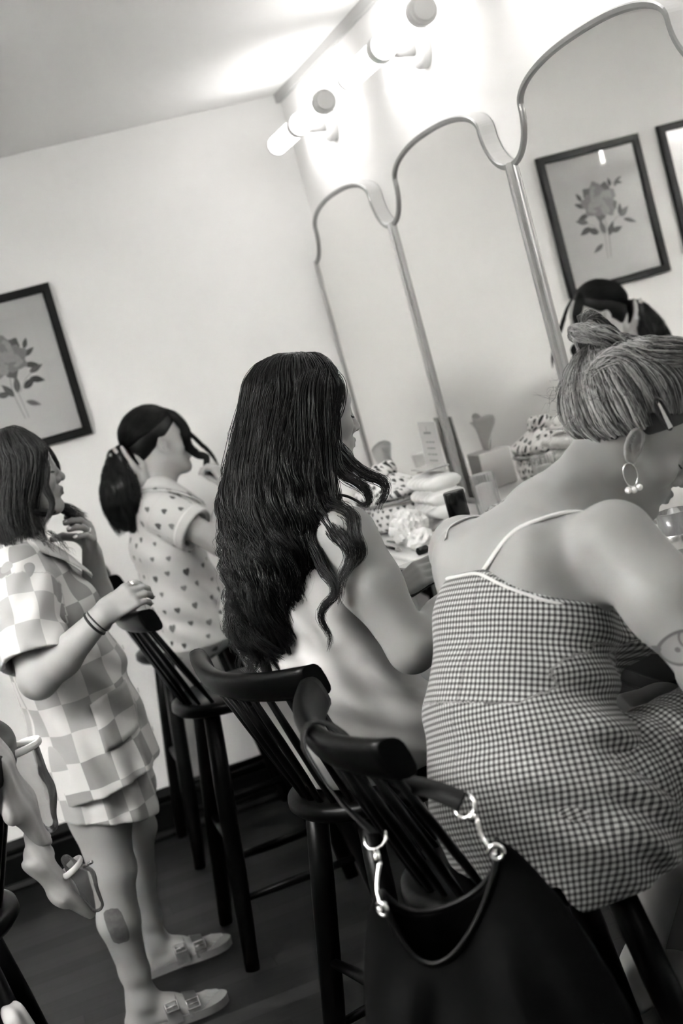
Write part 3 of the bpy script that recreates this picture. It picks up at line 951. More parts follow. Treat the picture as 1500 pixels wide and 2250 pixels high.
def foot(f, ankle, D, sc=1.0, flat=True):
    D = unit(D); S = unit(np.cross((0, 0, 1), D)); U = np.array((0, 0, 1.0)); a = np.array(ankle, float)
    q = lambda x, y, z: a + sc * (D * x + S * y) + U * z
    zf = -a[2] if flat else -0.085
    f.cap(q(-0.005, 0, 0.0), q(-0.035, 0, zf + 0.045), 0.034 * sc, 0.026 * sc, 0.03)
    f.loft([q(0.0, 0, -0.02), q(0.07, 0.002, zf + 0.045), q(0.135, 0.0, zf + 0.030)], [0.034 * sc, 0.036 * sc, 0.043 * sc], [0.034 * sc, 0.026 * sc, 0.016 * sc], S, 0.03)
    f.loft([q(-0.04, 0, zf + 0.032), q(0.06, 0, zf + 0.028)], [0.028 * sc, 0.036 * sc], [0.02, 0.016], S, 0.03)
    for i in range(5):
        y = 0.030 - 0.0155 * i; L = (0.052, 0.046, 0.040, 0.034, 0.027)[i]
        x0 = 0.150 - 0.006 * i
        f.chain([q(x0 - 0.02, y * 0.95, zf + 0.026), q(x0 + L * 0.5, y, zf + 0.024), q(x0 + L, y, zf + 0.018)], [0.011, 0.0095 if i else 0.012, 0.0085 if i else 0.0115], 0.003, 0.01)

def nail(parent, tip, m):
    p, d, pts, r = tip
    n = unit(np.cross(np.cross(d, (0.1, -0.9, 0.4)), d))
    return None

def seg_uv(V, segs):
    """UV in metres round the nearest of several limb axes: seg=(a,b,ref,radius,u0,v0)"""
    best = np.full(len(V), 1e9); uv = np.zeros((len(V), 2))
    for si, (a, b, ref, R, u0, v0) in enumerate(segs):
        a = np.array(a, float); b = np.array(b, float); ab = b - a; L = np.linalg.norm(ab); w = ab / L
        r = np.array(ref, float); r = unit(r - w * (r @ w)); s_ = np.cross(w, r)
        d = V - a; t = d @ w; tc = np.clip(t, 0, L)
        q = d - tc[:, None] * w; dist = np.linalg.norm(q, axis=1) / R
        ang = np.arctan2(d @ s_, d @ r)
        if si: dist = np.where(t < 0, 1e8, np.where(dist < 1.0, 0, dist))
        m = dist < best
        best[m] = dist[m]; uv[m, 0] = u0 + ang[m] * R; uv[m, 1] = v0 + t[m]
    return uv

def folds(specs):
    """cloth folds: (centre, direction across, wavelength, amplitude, reach)"""
    def fn(x, y, z):
        d = np.zeros_like(x)
        for c, n, wl, amp, reach, ph in specs:
            n = unit(n)
            q = (x - c[0]) * n[0] + (y - c[1]) * n[1] + (z - c[2]) * n[2]
            r2 = (x - c[0]) ** 2 + (y - c[1]) ** 2 + (z - c[2]) ** 2
            wob = 0.35 * np.sin(9 * x + 13 * z + ph * 3) + 0.35 * np.sin(17 * y - 11 * z + ph)
            d += amp * np.sin(2 * PI * q / wl + ph + wob * 1.6) * np.exp(-r2 / reach ** 2)
        return d.astype(np.float32)
    return fn

# ================================================================== CENTRE WOMAN (white dress, long dark waves)
M_skin = skin_mat('skin', 0.26)
M_skin_l = skin_mat('skin_light', 0.42)
M_hair_d = hair_mat('dark_hair', 0.0035, 0.016, 0.36, 0.30)
M_brow = mat('brow_hair', 0.03, 0.6)
M_nailm = mat('nail', 0.72, 0.2)
M_white_c = cloth_mat('white_satin_cloth', 0.46, 0.36)
M_blackband = mat('black_band', 0.01, 0.5)

def woman_centre():
    root = empty('person', (0.60, 2.81, 0.0))
    tag(root, 'long-haired woman in a sleeveless white dress seated on the second stool, looking down', 'person')
    f = unit((0.966, 0.259, 0)); l = np.array((-0.259, 0.966, 0)); up = np.array((0, 0, 1.0))
    B = SDF((0.36, 2.44, 0.10), (1.28, 3.30, 1.62), 0.0042)
    H = Head((0.688, 2.865, 1.452), (0.965, 0.16, -0.20), (0.2, 0.04, 1), 0.98)
    H.sculpt(B, neck=(0.640, 2.855, 1.315), ears=False)
    B.loft([(0.60, 2.82, 0.82), (0.59, 2.83, 0.98), (0.60, 2.84, 1.13), (0.615, 2.85, 1.225), (0.635, 2.855, 1.285)], [0.165, 0.125, 0.140, 0.130, 0.075], [0.115, 0.095, 0.100, 0.085, 0.060], l, 0.03)
    B.chain([(0.660, 2.692, 1.222), (0.672, 2.655, 1.12), (0.704, 2.610, 0.985)], [0.060, 0.056, 0.045], 0.03, 0.05)
    B.chain([(0.704, 2.610, 0.985), (0.80, 2.67, 1.01), (0.925, 2.745, 1.065)], [0.045, 0.042, 0.026], 0.015, 0.02)
    B.chain([(0.575, 3.010, 1.222), (0.60, 3.08, 1.12), (0.635, 3.10, 1.00)], [0.058, 0.050, 0.040], 0.03, 0.05)
    B.chain([(0.635, 3.10, 1.00), (0.715, 3.03, 1.01), (0.785, 2.965, 1.028)], [0.041, 0.037, 0.026], 0.015)
    tips = hand(B, (0.788, 2.962, 1.029), (0.83, -0.30, 0.38), (-0.30, -0.60, 0.75), -1, (0.35, 0.45, 0.5, 0.55), 0.02, (0.35, 0.35), 0.98)
    hand(B, (0.925, 2.745, 1.065), (0.9, 0.35, 0.1), (-0.1, -0.1, 1), 1, (0.3, 0.4, 0.4, 0.5), 0.1)
    for s_, hy, kn, an in ((-1, 2.74, (1.03, 2.83, 0.80), (0.90, 2.80, 0.385)), (1, 2.90, (0.99, 3.02, 0.80), (0.86, 2.98, 0.385))):
        B.chain([(0.63, hy, 0.82), ((0.63 + kn[0]) / 2, (hy + kn[1]) / 2, 0.815), kn], [0.088, 0.078, 0.056], 0.03, 0.04)
        B.chain([kn, (kn[0] - 0.01, kn[1], 0.64), an], [0.054, 0.052, 0.030], 0.02)
        foot(B, an, (0.97, 0.2, 0), 0.95, False)
    B.stool_cut((0.61, 2.765), 0.26)
    V, F = B.mesh()
    body = from_np('body', V, F, M_skin, root, attrs={'lip': H.lipmask(V)})
    # dress
    D = SDF((0.36, 2.50, 0.50), (1.20, 3.25, 1.34), 0.0048)
    D.loft([(0.60, 2.815, 0.80), (0.582, 2.825, 0.96), (0.590, 2.835, 1.10), (0.610, 2.85, 1.205), (0.628, 2.855, 1.262)], [0.205, 0.170, 0.162, 0.140, 0.095], [0.155, 0.150, 0.133, 0.100, 0.070], l, 0.03)
    D.loft([(0.63, 2.82, 0.825), (1.02, 2.925, 0.80)], [0.19, 0.18], [0.095, 0.075], l, 0.05)
    D.loft([(1.0, 2.92, 0.80), (1.03, 2.93, 0.60)], [0.19, 0.20], [0.075, 0.07], l, 0.05)
    D.disp(folds([((0.66, 2.68, 1.0), (0.75, 0.0, 0.62), 0.10, 0.0120, 0.22, 0.6), ((0.50, 2.72, 1.0), (0.9, -0.1, 0.3), 0.08, 0.008, 0.20, 2.0), ((0.70, 2.70, 0.85), (0.5, 0.1, 0.85), 0.06, 0.006, 0.2, 1.0)]))
    D.cap((0.660, 2.690, 1.225), (0.672, 2.655, 1.12), 0.067, 0.061, 0.006, 's')
    D.cap((0.672, 2.655, 1.12), (0.704, 2.610, 0.985), 0.061, 0.049, 0.006, 's')
    D.cap((0.704, 2.610, 0.985), (0.80, 2.67, 1.01), 0.049, 0.046, 0.006, 's')
    D.cap((0.655, 2.66, 1.30), (0.655, 2.66, 1.24), 0.062, 0.062, 0.01, 's')
    D.cap((0.575, 3.010, 1.222), (0.60, 3.08, 1.12), 0.066, 0.058, 0.006, 's')
    D.cap((0.60, 3.08, 1.12), (0.635, 3.10, 1.00), 0.058, 0.048, 0.006, 's')
    D.cap((0.640, 2.855, 1.29), (0.650, 2.857, 1.36), 0.070, 0.075, 0.006, 's')
    D.plane((0, 0, 0.52), (0, 0, -1))
    D.stool_cut((0.61, 2.765), 0.26)
    D.plane((0.6, 2.8, 0.62), (-0.2, 0, -1), 0.004, (0.3, 2.4, 0.4), (0.84, 3.3, 0.75))
    V, F = D.mesh()
    dress = from_np('dress', V, F, M_white_c, root)
    # piped edge of the armhole near the neck
    pp = catmull([(0.640, 2.775, 1.292), (0.668, 2.765, 1.300), (0.697, 2.755, 1.290), (0.725, 2.745, 1.262)], 12)
    MBp = MB(); MBp.tube([tuple(q - np.array((0.60, 2.81, 0))) for q in pp], 0.0028, 8); MBp.build('dress_piping', M_blackband, root)
    H.extras(root, M_brow, M_brow)
    # hair
    zs = [1.565, 1.53, 1.45, 1.36, 1.22, 1.12, 1.05, 0.985]
    cx = [0.678, 0.668, 0.635, 0.595, 0.548, 0.492, 0.470, 0.455]
    cy = [2.86, 2.855, 2.85, 2.825, 2.785, 2.765, 2.76, 2.755]
    rx = [0.02, 0.062, 0.094, 0.108, 0.098, 0.072, 0.058, 0.030]
    ry = [0.02, 0.058, 0.086, 0.095, 0.085, 0.055, 0.042, 0.022]
    iz = lambda z, a: float(np.interp(-z, [-q for q in zs], a))
    U = SDF((0.36, 2.62, 0.95), (0.82, 3.00, 1.62), 0.0045)
    for i in range(len(zs) - 1):
        n = 3
        for j in range(n):
            z = zs[i] + (zs[i + 1] - zs[i]) * j / n; z2 = zs[i] + (zs[i + 1] - zs[i]) * (j + 1) / n
            g = 0.86 if z > 1.3 else (0.66 if z > 1.13 else 0.42)
            U.loft([(iz(z, cx), iz(z, cy), z), (iz(z2, cx), iz(z2, cy), z2)], [iz(z, ry) * g, iz(z2, ry) * g], [iz(z, rx) * g, iz(z2, rx) * g], (0, 1, 0), 0.03)
    U.disp(folds([((0.55, 2.75, 1.2), (1, -0.3, 0), 0.035, 0.006, 0.4, 0.0)]))
    for q in (0.0, 0.03): U.ell(H.p(0.075, 0, -0.02 - q), (0.05, 0.085, 0.10), H.R, 0.01, 's')
    U.plane(H.p(0.024, 0, 0), H.F, 0.01, (0.55, 2.6, 1.30), (0.83, 3.01, 1.62))
    V, F = U.mesh()
    hair = from_np('hair', V, F, M_hair_d, root)
    Ls = []
    for i in range(96):
        a = -1.2 - (i / 95) * (2 * PI - 2.4) + rng.uniform(-0.05, 0.05)
        back = 0.5 - 0.5 * math.cos(a)                 # 0 front .. 1 back
        ps = H.dirpt(0.0 if rng.random() < 0.5 else PI, 1.15 + rng.uniform(0, 0.4), 0.006)
        world = math.atan2(f[1], f[0]) + a
        cw, sw = math.cos(world), math.sin(world)
        zend = rng.uniform(1.0, 1.16) if i % 3 else rng.uniform(0.985, 1.06)
        fr = rng.uniform(0.82, 1.06)
        if a > -1.35: zend = rng.uniform(1.22, 1.28)
        P = [ps, H.dirpt(a, 0.95, 0.012), H.dirpt(a, 0.45, 0.016), H.dirpt(a, 0.0, 0.018)]
        for z in (1.38, 1.30, 1.22, 1.14, 1.07, 1.0):
            if z < zend: break
            P.append((iz(z, cx) + cw * iz(z, rx) * fr, iz(z, cy) + sw * iz(z, ry) * fr, z))
        P.append((iz(zend, cx) + cw * iz(zend, rx) * fr, iz(zend, cy) + sw * iz(zend, ry) * fr, zend))
        Ls.append(lock(P, [0.012, 0.020, 0.022, 0.018, 0.013, 0.004], 56, P=48, wave=rng.uniform(0.010, 0.019), wl=rng.uniform(0.11, 0.15), phase=rng.uniform(0, 6.3), frizz=0.0022, rs=0.00075, start=0.40, curl=0.7))
    # front face locks on the near side
    for P, r, n, ph in (
        ([H.dirpt(0.0, 1.25, 0.005), H.dirpt(-0.95, 0.75, 0.010), H.dirpt(-1.22, 0.25, 0.012), (0.705, 2.775, 1.43), (0.708, 2.755, 1.375), (0.745, 2.735, 1.325), (0.765, 2.725, 1.285), (0.748, 2.718, 1.245)], [0.006, 0.016, 0.018, 0.014, 0.012, 0.004], 110, 0.3),
        ([H.dirpt(0.0, 1.3, 0.005), H.dirpt(-1.1, 0.70, 0.012), H.dirpt(-1.35, 0.2, 0.016), (0.705, 2.765, 1.42), (0.695, 2.745, 1.36), (0.715, 2.73, 1.31), (0.730, 2.72, 1.27), (0.700, 2.715, 1.275)], [0.006, 0.018, 0.020, 0.014, 0.010, 0.004], 110, 1.3),
        ([H.dirpt(0.2, 1.3, 0.005), H.dirpt(-1.2, 0.6, 0.016), H.dirpt(-1.5, 0.0, 0.024), (0.67, 2.745, 1.36), (0.655, 2.715, 1.29), (0.662, 2.622, 1.255), (0.655, 2.606, 1.205), (0.620, 2.618, 1.155)], [0.006, 0.018, 0.022, 0.020, 0.014, 0.005], 110, 2.3),
        ([H.dirpt(0.2, 1.3, 0.005), H.dirpt(-1.5, 0.6, 0.018), H.dirpt(-1.8, 0.0, 0.028), (0.635, 2.74, 1.33), (0.625, 2.705, 1.27), (0.632, 2.615, 1.225), (0.618, 2.605, 1.165), (0.580, 2.62, 1.115)], [0.006, 0.018, 0.022, 0.018, 0.014, 0.005], 100, 3.0),
        ([H.dirpt(0.2, 1.3, 0.005), H.dirpt(-1.7, 0.6, 0.018), H.dirpt(-2.0, -0.1, 0.028), (0.60, 2.72, 1.30), (0.585, 2.69, 1.22), (0.590, 2.62, 1.15), (0.560, 2.64, 1.09), (0.552, 2.65, 1.02)], [0.006, 0.018, 0.020, 0.016, 0.010, 0.003], 90, 0.8),
        ([H.dirpt(PI, 1.3, 0.005), H.dirpt(-2.4, 0.6, 0.018), H.dirpt(-2.6, -0.1, 0.03), (0.51, 2.75, 1.30), (0.455, 2.74, 1.22), (0.425, 2.73, 1.15), (0.405, 2.73, 1.17)], [0.006, 0.018, 0.020, 0.012, 0.008, 0.003], 60, 1.8),
        ([H.dirpt(PI, 1.3, 0.005), H.dirpt(-2.6, 0.6, 0.018), H.dirpt(-2.8, -0.1, 0.03), (0.50, 2.76, 1.30), (0.45, 2.75, 1.18), (0.415, 2.74, 1.10), (0.440, 2.73, 1.06)], [0.006, 0.018, 0.020, 0.012, 0.008, 0.003], 60, 2.8)):
        Ls.append(lock(P, r, n, P=44, wave=0.008, wl=0.11, phase=ph, frizz=0.002, rs=0.00075, start=0.5))
    # distinct wavy locks down the back and round the outline
    for i in range(44):
        a = -1.3 - (i / 43) * 3.4 + rng.uniform(-0.06, 0.06); world = math.atan2(f[1], f[0]) + a
        cw, sw = math.cos(world), math.sin(world); zend = rng.uniform(0.975, 1.13); fr = rng.uniform(0.96, 1.14)
        P = [H.dirpt(a, 0.2, 0.020)] + [(iz(z, cx) + cw * iz(z, rx) * fr, iz(z, cy) + sw * iz(z, ry) * fr, z) for z in (1.36, 1.28, 1.20, 1.12, 1.05, 1.0) if z > zend]
        e_ = (iz(zend, cx) + cw * iz(zend, rx) * (fr + 0.15) , iz(zend, cy) + sw * iz(zend, ry) * fr, zend); P.append(e_)
        Ls.append(lock(P, [0.004, 0.012, 0.010, 0.008, 0.006, 0.002], 46, P=50, wave=rng.uniform(0.009, 0.014), wl=rng.uniform(0.15, 0.20), phase=rng.uniform(0, 6.3), frizz=0.0012, rs=0.00075, start=0.15, curl=0.4))
    # a few flyaways
    for i in range(26):
        a = rng.uniform(-4.6, -1.2)
        z2 = rng.uniform(1.05, 1.3); world = math.atan2(f[1], f[0]) + a
        P = [H.dirpt(a, 0.9, 0.012), H.dirpt(a, 0.3, 0.03), (iz(1.36, cx) + math.cos(world) * 0.13, iz(1.36, cy) + math.sin(world) * 0.12, 1.36), (iz(z2, cx) + math.cos(world) * 0.125, iz(z2, cy) + math.sin(world) * 0.1, z2)]
        Ls.append(lock(P, [0.001, 0.004], 2, P=30, wave=0.01, wl=0.07, phase=rng.uniform(0, 6), frizz=0.004, rs=0.0003))
    hair_object('hair_waves', Ls, M_hair_d, hair)
    return root
woman_centre()

# ================================================================== cloth patterns
def gingham(name, p=0.0092, lo=0.025, mid=0.15, hi=0.46):
    m = cloth_mat(name, hi, 0.85)
    (u, v, _), _v = coords(m, 'UV')
    a = ((u / p).fract() - 0.5).abs().sstep(0.20, 0.28); b = ((v / p).fract() - 0.5).abs().sstep(0.20, 0.28)
    t = (a + b) * 0.5
    c1 = grey_ramp(m, (a + b).sstep(0.0, 1.0), lo, mid, None)
    grey_ramp(m, (a + b - 1.0).sstep(0.0, 1.0), c1, hi)
    return m
def checks(name, p=0.074):
    m = cloth_mat(name, 0.6, 0.6)
    (u, v, _), _v = coords(m, 'UV')
    a = (u / p).floor() + (v / p).floor()
    t = a.mod(2.0)
    rnd = white(m.node_tree, combine(m.node_tree, (u / p).floor(), (v / p).floor(), 1.0))
    c1 = grey_ramp(m, rnd[0].gt(0.6), 0.32, 0.24, None)
    grey_ramp(m, t.gt(0.5), c1, 0.52)
    return m
def hearts(name, p=0.060, base=0.58, size=0.36, dark=0.05, dense=1.0):
    m = cloth_mat(name, base, 0.7)
    nt = m.node_tree
    (u, v, _), _v = coords(m, 'UV')
    row = (v / p).floor()
    uu = u / p + row * 0.5
    ci = uu.floor(); r = white(nt, combine(nt, ci, row, 3.0)); r2 = white(nt, combine(nt, ci, row, 9.0))
    s = (r[2] * 0.5 + 0.6) * size * 0.5
    x = (uu.fract() - 0.5 - (r[0] - 0.5) * 0.4) / s
    y = ((v / p).fract() - 0.5 - (r[1] - 0.5) * 0.4) / s
    # heart curve: x^2 + (y - 0.7 sqrt|x|)^2 < 1
    ax = x.abs()
    q = y - ax.sqrt() * 0.75 + 0.25
    d = x * x + q * q
    tone = grey_ramp(m, r2[0], dark, dark * 4.5, None)
    k = d.lt(1.0) * r2[1].lt(dense)
    grey_ramp(m, k, base, tone)
    return m
M_ging = gingham('gingham_cloth')
M_check = checks('checkerboard_satin')
M_heart = hearts('heart_print_cotton')
M_piping = cloth_mat('white_piping', 0.78)
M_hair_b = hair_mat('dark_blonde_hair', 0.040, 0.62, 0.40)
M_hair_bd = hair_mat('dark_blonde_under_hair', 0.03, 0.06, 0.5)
M_pearl = mat('pearl', 0.75, 0.2)

def snap(V, p):
    return V[np.argmin(((V - np.array(p)) ** 2).sum(1))]

# ================================================================== FRONT WOMAN (gingham pyjamas, hair up)
def woman_front():
    root = empty('person', (0.70, 2.08, 0.0))
    O = np.array((0.70, 2.08, 0.0))
    tag(root, 'woman in a gingham camisole with pinned-up hair, bent forward on the nearest stool', 'person')
    f = np.array((0.883, 0.469, 0)); l = np.array((-0.469, 0.883, 0))
    B = SDF((0.50, 1.74, 0.10), (1.26, 2.62, 1.50), 0.0034)
    H = Head((1.068, 2.225, 1.296), (0.72, -0.235, -0.65), (0.62, -0.20, 0.757), 1.04)
    H.sculpt(B, neck=(0.885, 2.195, 1.232))
    B.loft([(0.705, 2.085, 0.83), (0.732, 2.15, 0.95), (0.790, 2.185, 1.07), (0.830, 2.20, 1.165), (0.875, 2.20, 1.225)], [0.165, 0.135, 0.150, 0.140, 0.075], [0.125, 0.105, 0.112, 0.090, 0.055], l, 0.03)
    B.ell((0.900, 2.17, 1.02), (0.06, 0.06, 0.06), None, 0.04); B.ell((0.875, 2.27, 1.02), (0.06, 0.06, 0.06), None, 0.04)
    sR, eR, wR = (0.912, 2.035, 1.180), (0.945, 1.880, 0.985), (1.015, 2.080, 0.915)
    sL, eL, wL = (0.778, 2.365, 1.180), (0.905, 2.470, 0.955), (1.120, 2.380, 0.905)
    B.chain([sR, tuple((np.array(sR) * 0.5 + np.array(eR) * 0.5) + (0.004, -0.004, 0.002)), eR], [0.066, 0.062, 0.047], 0.03, 0.06)
    B.chain([eR, tuple(np.array(eR) * 0.55 + np.array(wR) * 0.45), wR], [0.047, 0.043, 0.027], 0.015)
    B.chain([sL, tuple(np.array(sL) * 0.5 + np.array(eL) * 0.5), eL], [0.064, 0.054, 0.043], 0.03, 0.06)
    B.chain([eL, wL], [0.042, 0.027], 0.015)
    # shoulder blades and spine furrow
    B.ell((0.800, 2.105, 1.165), (0.045, 0.045, 0.065), None, 0.04); B.ell((0.735, 2.285, 1.165), (0.045, 0.045, 0.065), None, 0.04)
    hand(B, wR, (0.55, 0.80, -0.1), (-0.2, 0.0, 1), 1, (0.5, 0.6, 0.6, 0.7), 0.05)
    hand(B, wL, (0.7, -0.65, 0.0), (-0.1, 0.0, 1), -1, (0.5, 0.6, 0.6, 0.7), 0.05)
    legs = ((-1, (0.73, 1.985, 0.815), (1.13, 2.085, 0.805), (1.09, 2.06, 0.385)), (1, (0.66, 2.18, 0.81), (1.065, 2.355, 0.775), (0.88, 2.30, 0.37)))
    for s_, hp, kn, an in legs:
        B.chain([hp, tuple(np.array(hp) * 0.5 + np.array(kn) * 0.5), kn], [0.095, 0.084, 0.058], 0.03, 0.04)
        B.chain([kn, (kn[0], kn[1], 0.64), an], [0.055, 0.053, 0.031], 0.02)
        foot(B, an, (0.95, 0.3, 0), 0.95, False)
    B.stool_cut((0.65, 2.115), -0.02)
    V, F = B.mesh(); VB = V
    M_sk = skin_mat('tattooed_skin', 0.25)
    nt = M_sk.node_tree                                       # ring-shaped tattoo on the forearm side of the arm
    t = nt.nodes.new('ShaderNodeTexCoord'); sp = nt.nodes.new('ShaderNodeSeparateXYZ'); nt.links.new(t.outputs['Object'], sp.inputs[0])
    x, y, z = [X(nt, sp.outputs[i]) for i in range(3)]
    TC = np.array((0.897, 1.87, 1.030)) - O
    u_ = (x - float(TC[0])) * 0.93 + (y - float(TC[1])) * -0.36
    v_ = (z - float(TC[2]))
    uu = (u_ * 0.90 + v_ * 0.43); vv = (v_ * 0.90 - u_ * 0.43)
    d = ((uu / 0.031) * (uu / 0.031) + (vv / 0.022) * (vv / 0.022)).sqrt()
    ring = (d - 1.0).abs().lt(0.10)
    ear_ = (((uu + 0.030) / 0.008) * ((uu + 0.030) / 0.008) + ((vv - 0.012) / 0.006) * ((vv - 0.012) / 0.006)).lt(1.0)
    dot = (((uu + 0.004) / 0.004) * ((uu + 0.004) / 0.004) + ((vv) / 0.004) * ((vv) / 0.004)).lt(1.0)
    arc = ((((uu - 0.022) / 0.016) * ((uu - 0.022) / 0.016) + ((vv - 0.004) / 0.016) * ((vv - 0.004) / 0.016)).sqrt() - 1.0).abs().lt(0.10) * d.lt(1.0)
    fill = d.lt(1.0) * 0.30
    side_ = y.lt(float(1.935 - O[1]))
    tt = (ring.max(ear_).max(dot).max(arc) * 0.9).max(fill) * side_
    bs = nt.nodes['Principled BSDF']; src = bs.inputs['Base Color'].links[0].from_socket
    grey_ramp(M_sk, tt, src, 0.06)
    from_np('body', V, F, M_sk, root, attrs={'lip': H.lipmask(V)})
    H.extras(root, M_hair_bd, M_brow)
    # camisole
    D = SDF((0.44, 1.76, 0.60), (1.10, 2.56, 1.28), 0.0044)
    D.loft([(0.712, 2.060, 0.745), (0.702, 2.085, 0.83), (0.722, 2.14, 0.945), (0.785, 2.182, 1.07), (0.828, 2.198, 1.165)], [0.212, 0.188, 0.158, 0.158, 0.145], [0.160, 0.150, 0.130, 0.119, 0.095], l, 0.04)
    D.ell((0.925, 2.16, 1.005), (0.070, 0.070, 0.062), None, 0.05); D.ell((0.885, 2.27, 1.01), (0.07, 0.07, 0.062), None, 0.05)
    D.disp(folds([((0.88, 2.05, 0.90), (0.45, 0.1, 0.9), 0.075, 0.010, 0.16, 1.2), ((0.72, 2.0, 0.88), (0.35, 0.1, 0.95), 0.09, 0.004, 0.22, 0.3), ((0.80, 1.93, 0.80), (0.75, 0.2, 0.62), 0.065, 0.008, 0.14, 2.6), ((0.66, 2.10, 1.02), (0.8, -0.5, 0.3), 0.10, 0.0025, 0.2, 0.9)]))
    D.cap(sR, tuple(np.array(sR) * 0.5 + np.array(eR) * 0.5), 0.070, 0.066, 0.006, 's')
    D.cap(tuple(np.array(sR) * 0.5 + np.array(eR) * 0.5), eR, 0.066, 0.051, 0.006, 's')
    D.cap(sL, tuple(np.array(sL) * 0.5 + np.array(eL) * 0.5), 0.068, 0.058, 0.006, 's')
    p1, p2, p3 = np.array((0.696, 2.35, 1.150)), np.array((0.727, 2.15, 1.182)), np.array((0.854, 2.00, 1.085))
    for a, b in ((p1, p2), (p2, p3)):
        n = np.cross(b - a, (0.88, 0.42, -0.22)); n = n if n[2] > 0 else -n
        D.plane(a, n, 0.003)
    D.plane((0.66, 2.05, 0.690), (0.1, 0.0, -1), 0.003)
    D.plane((0.875, 1.93, 0.76), (0.80, -0.12, -0.58), 0.004, (0.60, 1.70, 0.60), (1.10, 2.60, 0.90))
    D.plane((0.992, 0, 0), (1, 0, 0), 0.01)
    D.stool_cut((0.65, 2.115), -0.02)
    V, F = D.mesh(); VD = V
    segs = [((0.655, 2.03, 0.60), (0.722, 2.14, 0.945), f, 0.185, 0, 0), ((0.722, 2.14, 0.945), (0.85, 2.21, 1.25), f, 0.155, 0, 0.3706)]
    uv = seg_uv(V, segs)
    from_np('camisole', V, F, M_ging, root, uv=uv)
    # shorts
    S = SDF((0.50, 1.80, 0.62), (1.16, 2.50, 0.98), 0.0050)
    S.loft([(0.705, 2.08, 0.81), (0.715, 2.11, 0.90)], [0.180, 0.155], [0.135, 0.120], l, 0.03)
    kR, kL = np.array(legs[0][2]), np.array(legs[1][2]); hR, hL = np.array(legs[0][1]), np.array(legs[1][1])
    for hp, kn, q in ((hR, kR, 0.70), (hL, kL, 0.48)):
        e = hp * (1 - q) + kn * q
        S.cap(hp, e, 0.097, 0.104, 0.04)
        w_ = unit(kn - hp); S.cap(e - w_ * 0.015, e + w_ * 0.13, 0.094, 0.094, 0.003, 's')
        S.plane(e, w_, 0.002, e - 0.13 + w_ * 0.02, e + 0.16 + w_ * 0.02)
    S.disp(folds([((0.90, 1.95, 0.83), (0.95, 0.25, 0.15), 0.05, 0.004, 0.14, 0.5)]))
    S.stool_cut((0.65, 2.115), -0.02); S.plane((0.9, 2.0, 0.748), (0, 0, -1), 0.004)
    V, F = S.mesh()
    uv = seg_uv(V, [(hR - unit(kR - hR) * 0.2, kR, (0, 0, 1), 0.10, 0, 0), (hL - unit(kL - hL) * 0.2, kL, (0, 0, 1), 0.10, 0, 0)])
    from_np('shorts', V, F, M_ging, root, uv=uv)
    # straps, lying on the skin
    def strap(pts, w_=0.0042, name='shoulder_strap'):
        C = catmull(pts, 26); C = np.array([snap(VB, c) for c in C]); 
        for _ in range(3): C[1:-1] = (C[:-2] + C[1:-1] + C[2:]) / 3
        cen = np.array((0.83, 2.20, 1.12)); N = np.array([unit(c - cen) for c in C]); C = C + N * 0.0022
        T = np.gradient(C, axis=0); S_ = np.cross(T, N); S_ /= np.linalg.norm(S_, axis=1)[:, None]
        pr = [(-w_, 0), (-w_, 0.0016), (w_, 0.0016), (w_, 0)]
        Vv = np.concatenate([C + S_ * a + N * b for a, b in pr]); n = len(C); Ff = []
        for k in range(4):
            k2 = (k + 1) % 4
            for i in range(n - 1): Ff.append((k * n + i, k2 * n + i, k2 * n + i + 1, k * n + i + 1))
        return from_np(name, Vv, np.array(Ff), M_piping2, root, smooth=False)
    M_piping2 = cloth_mat('camisole_strap_cloth', 0.55)
    strap([p2 + (-0.02, 0, -0.004), (0.745, 2.125, 1.235), (0.80, 2.10, 1.265), (0.88, 2.10, 1.255), (0.95, 2.12, 1.20), (0.97, 2.14, 1.10)])
    strap([(0.728, 2.27, 1.215), (0.745, 2.30, 1.245), (0.78, 2.32, 1.255), (0.85, 2.31, 1.235), (0.90, 2.30, 1.16), (0.93, 2.28, 1.08)])
    # piped top edge of the camisole
    nA = unit(np.cross(p2 - p1, (0.88, 0.42, -0.22))); nB = unit(np.cross(p3 - p2, (0.88, 0.42, -0.22))); edge = []
    for sl_ in np.linspace(p1 @ l + 0.01, p3 @ l - 0.02, 40):
        n_, p_ = (nA, p1) if sl_ > p2 @ l else (nB, p2)
        mk = (np.abs((VD - p_) @ n_) < 0.005) & (np.abs(VD @ l - sl_) < 0.007)
        if mk.sum(): c_ = VD[mk]; edge.append(c_[np.argmin(c_ @ f)])
    sm = np.array(edge)
    for _ in range(2): sm[1:-1] = (sm[:-2] + sm[1:-1] + sm[2:]) / 3
    if len(sm) > 4: MB().tube([tuple(q - O) for q in sm], 0.0030, 6).build('camisole_edge', M_piping2, root)
    # hair
    C = SDF(H.p(0, 0, 0.04) - 0.19, H.p(0, 0, 0.04) + 0.19, 0.0035)
    C.ell(H.p(-0.012, 0, 0.047), (0.106 * .98, 0.084 * .98, 0.091 * .98), H.R)
    C.ell(H.p(-0.075, 0, 0.020), (0.045, 0.055, 0.055), H.R, 0.03)
    dn = H.F * 0.66 - H.U * 0.75
    C.plane(H.p(0.0, 0, 0.014), dn, 0.01)
    C.plane(H.p(0.076, 0, 0.0), H.F, 0.01)
    for q in (-1, 1): C.sph(H.p(-0.004, q * 0.085, -0.006), 0.036, 0.004, 's')
    C.ell(H.p(-0.105, 0, 0.098), (0.036, 0.040, 0.034), H.R, 0.03)
    V, F = C.mesh(); VH = V
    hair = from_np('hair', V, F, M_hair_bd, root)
    Ls = []
    T = (PI, 0.62)
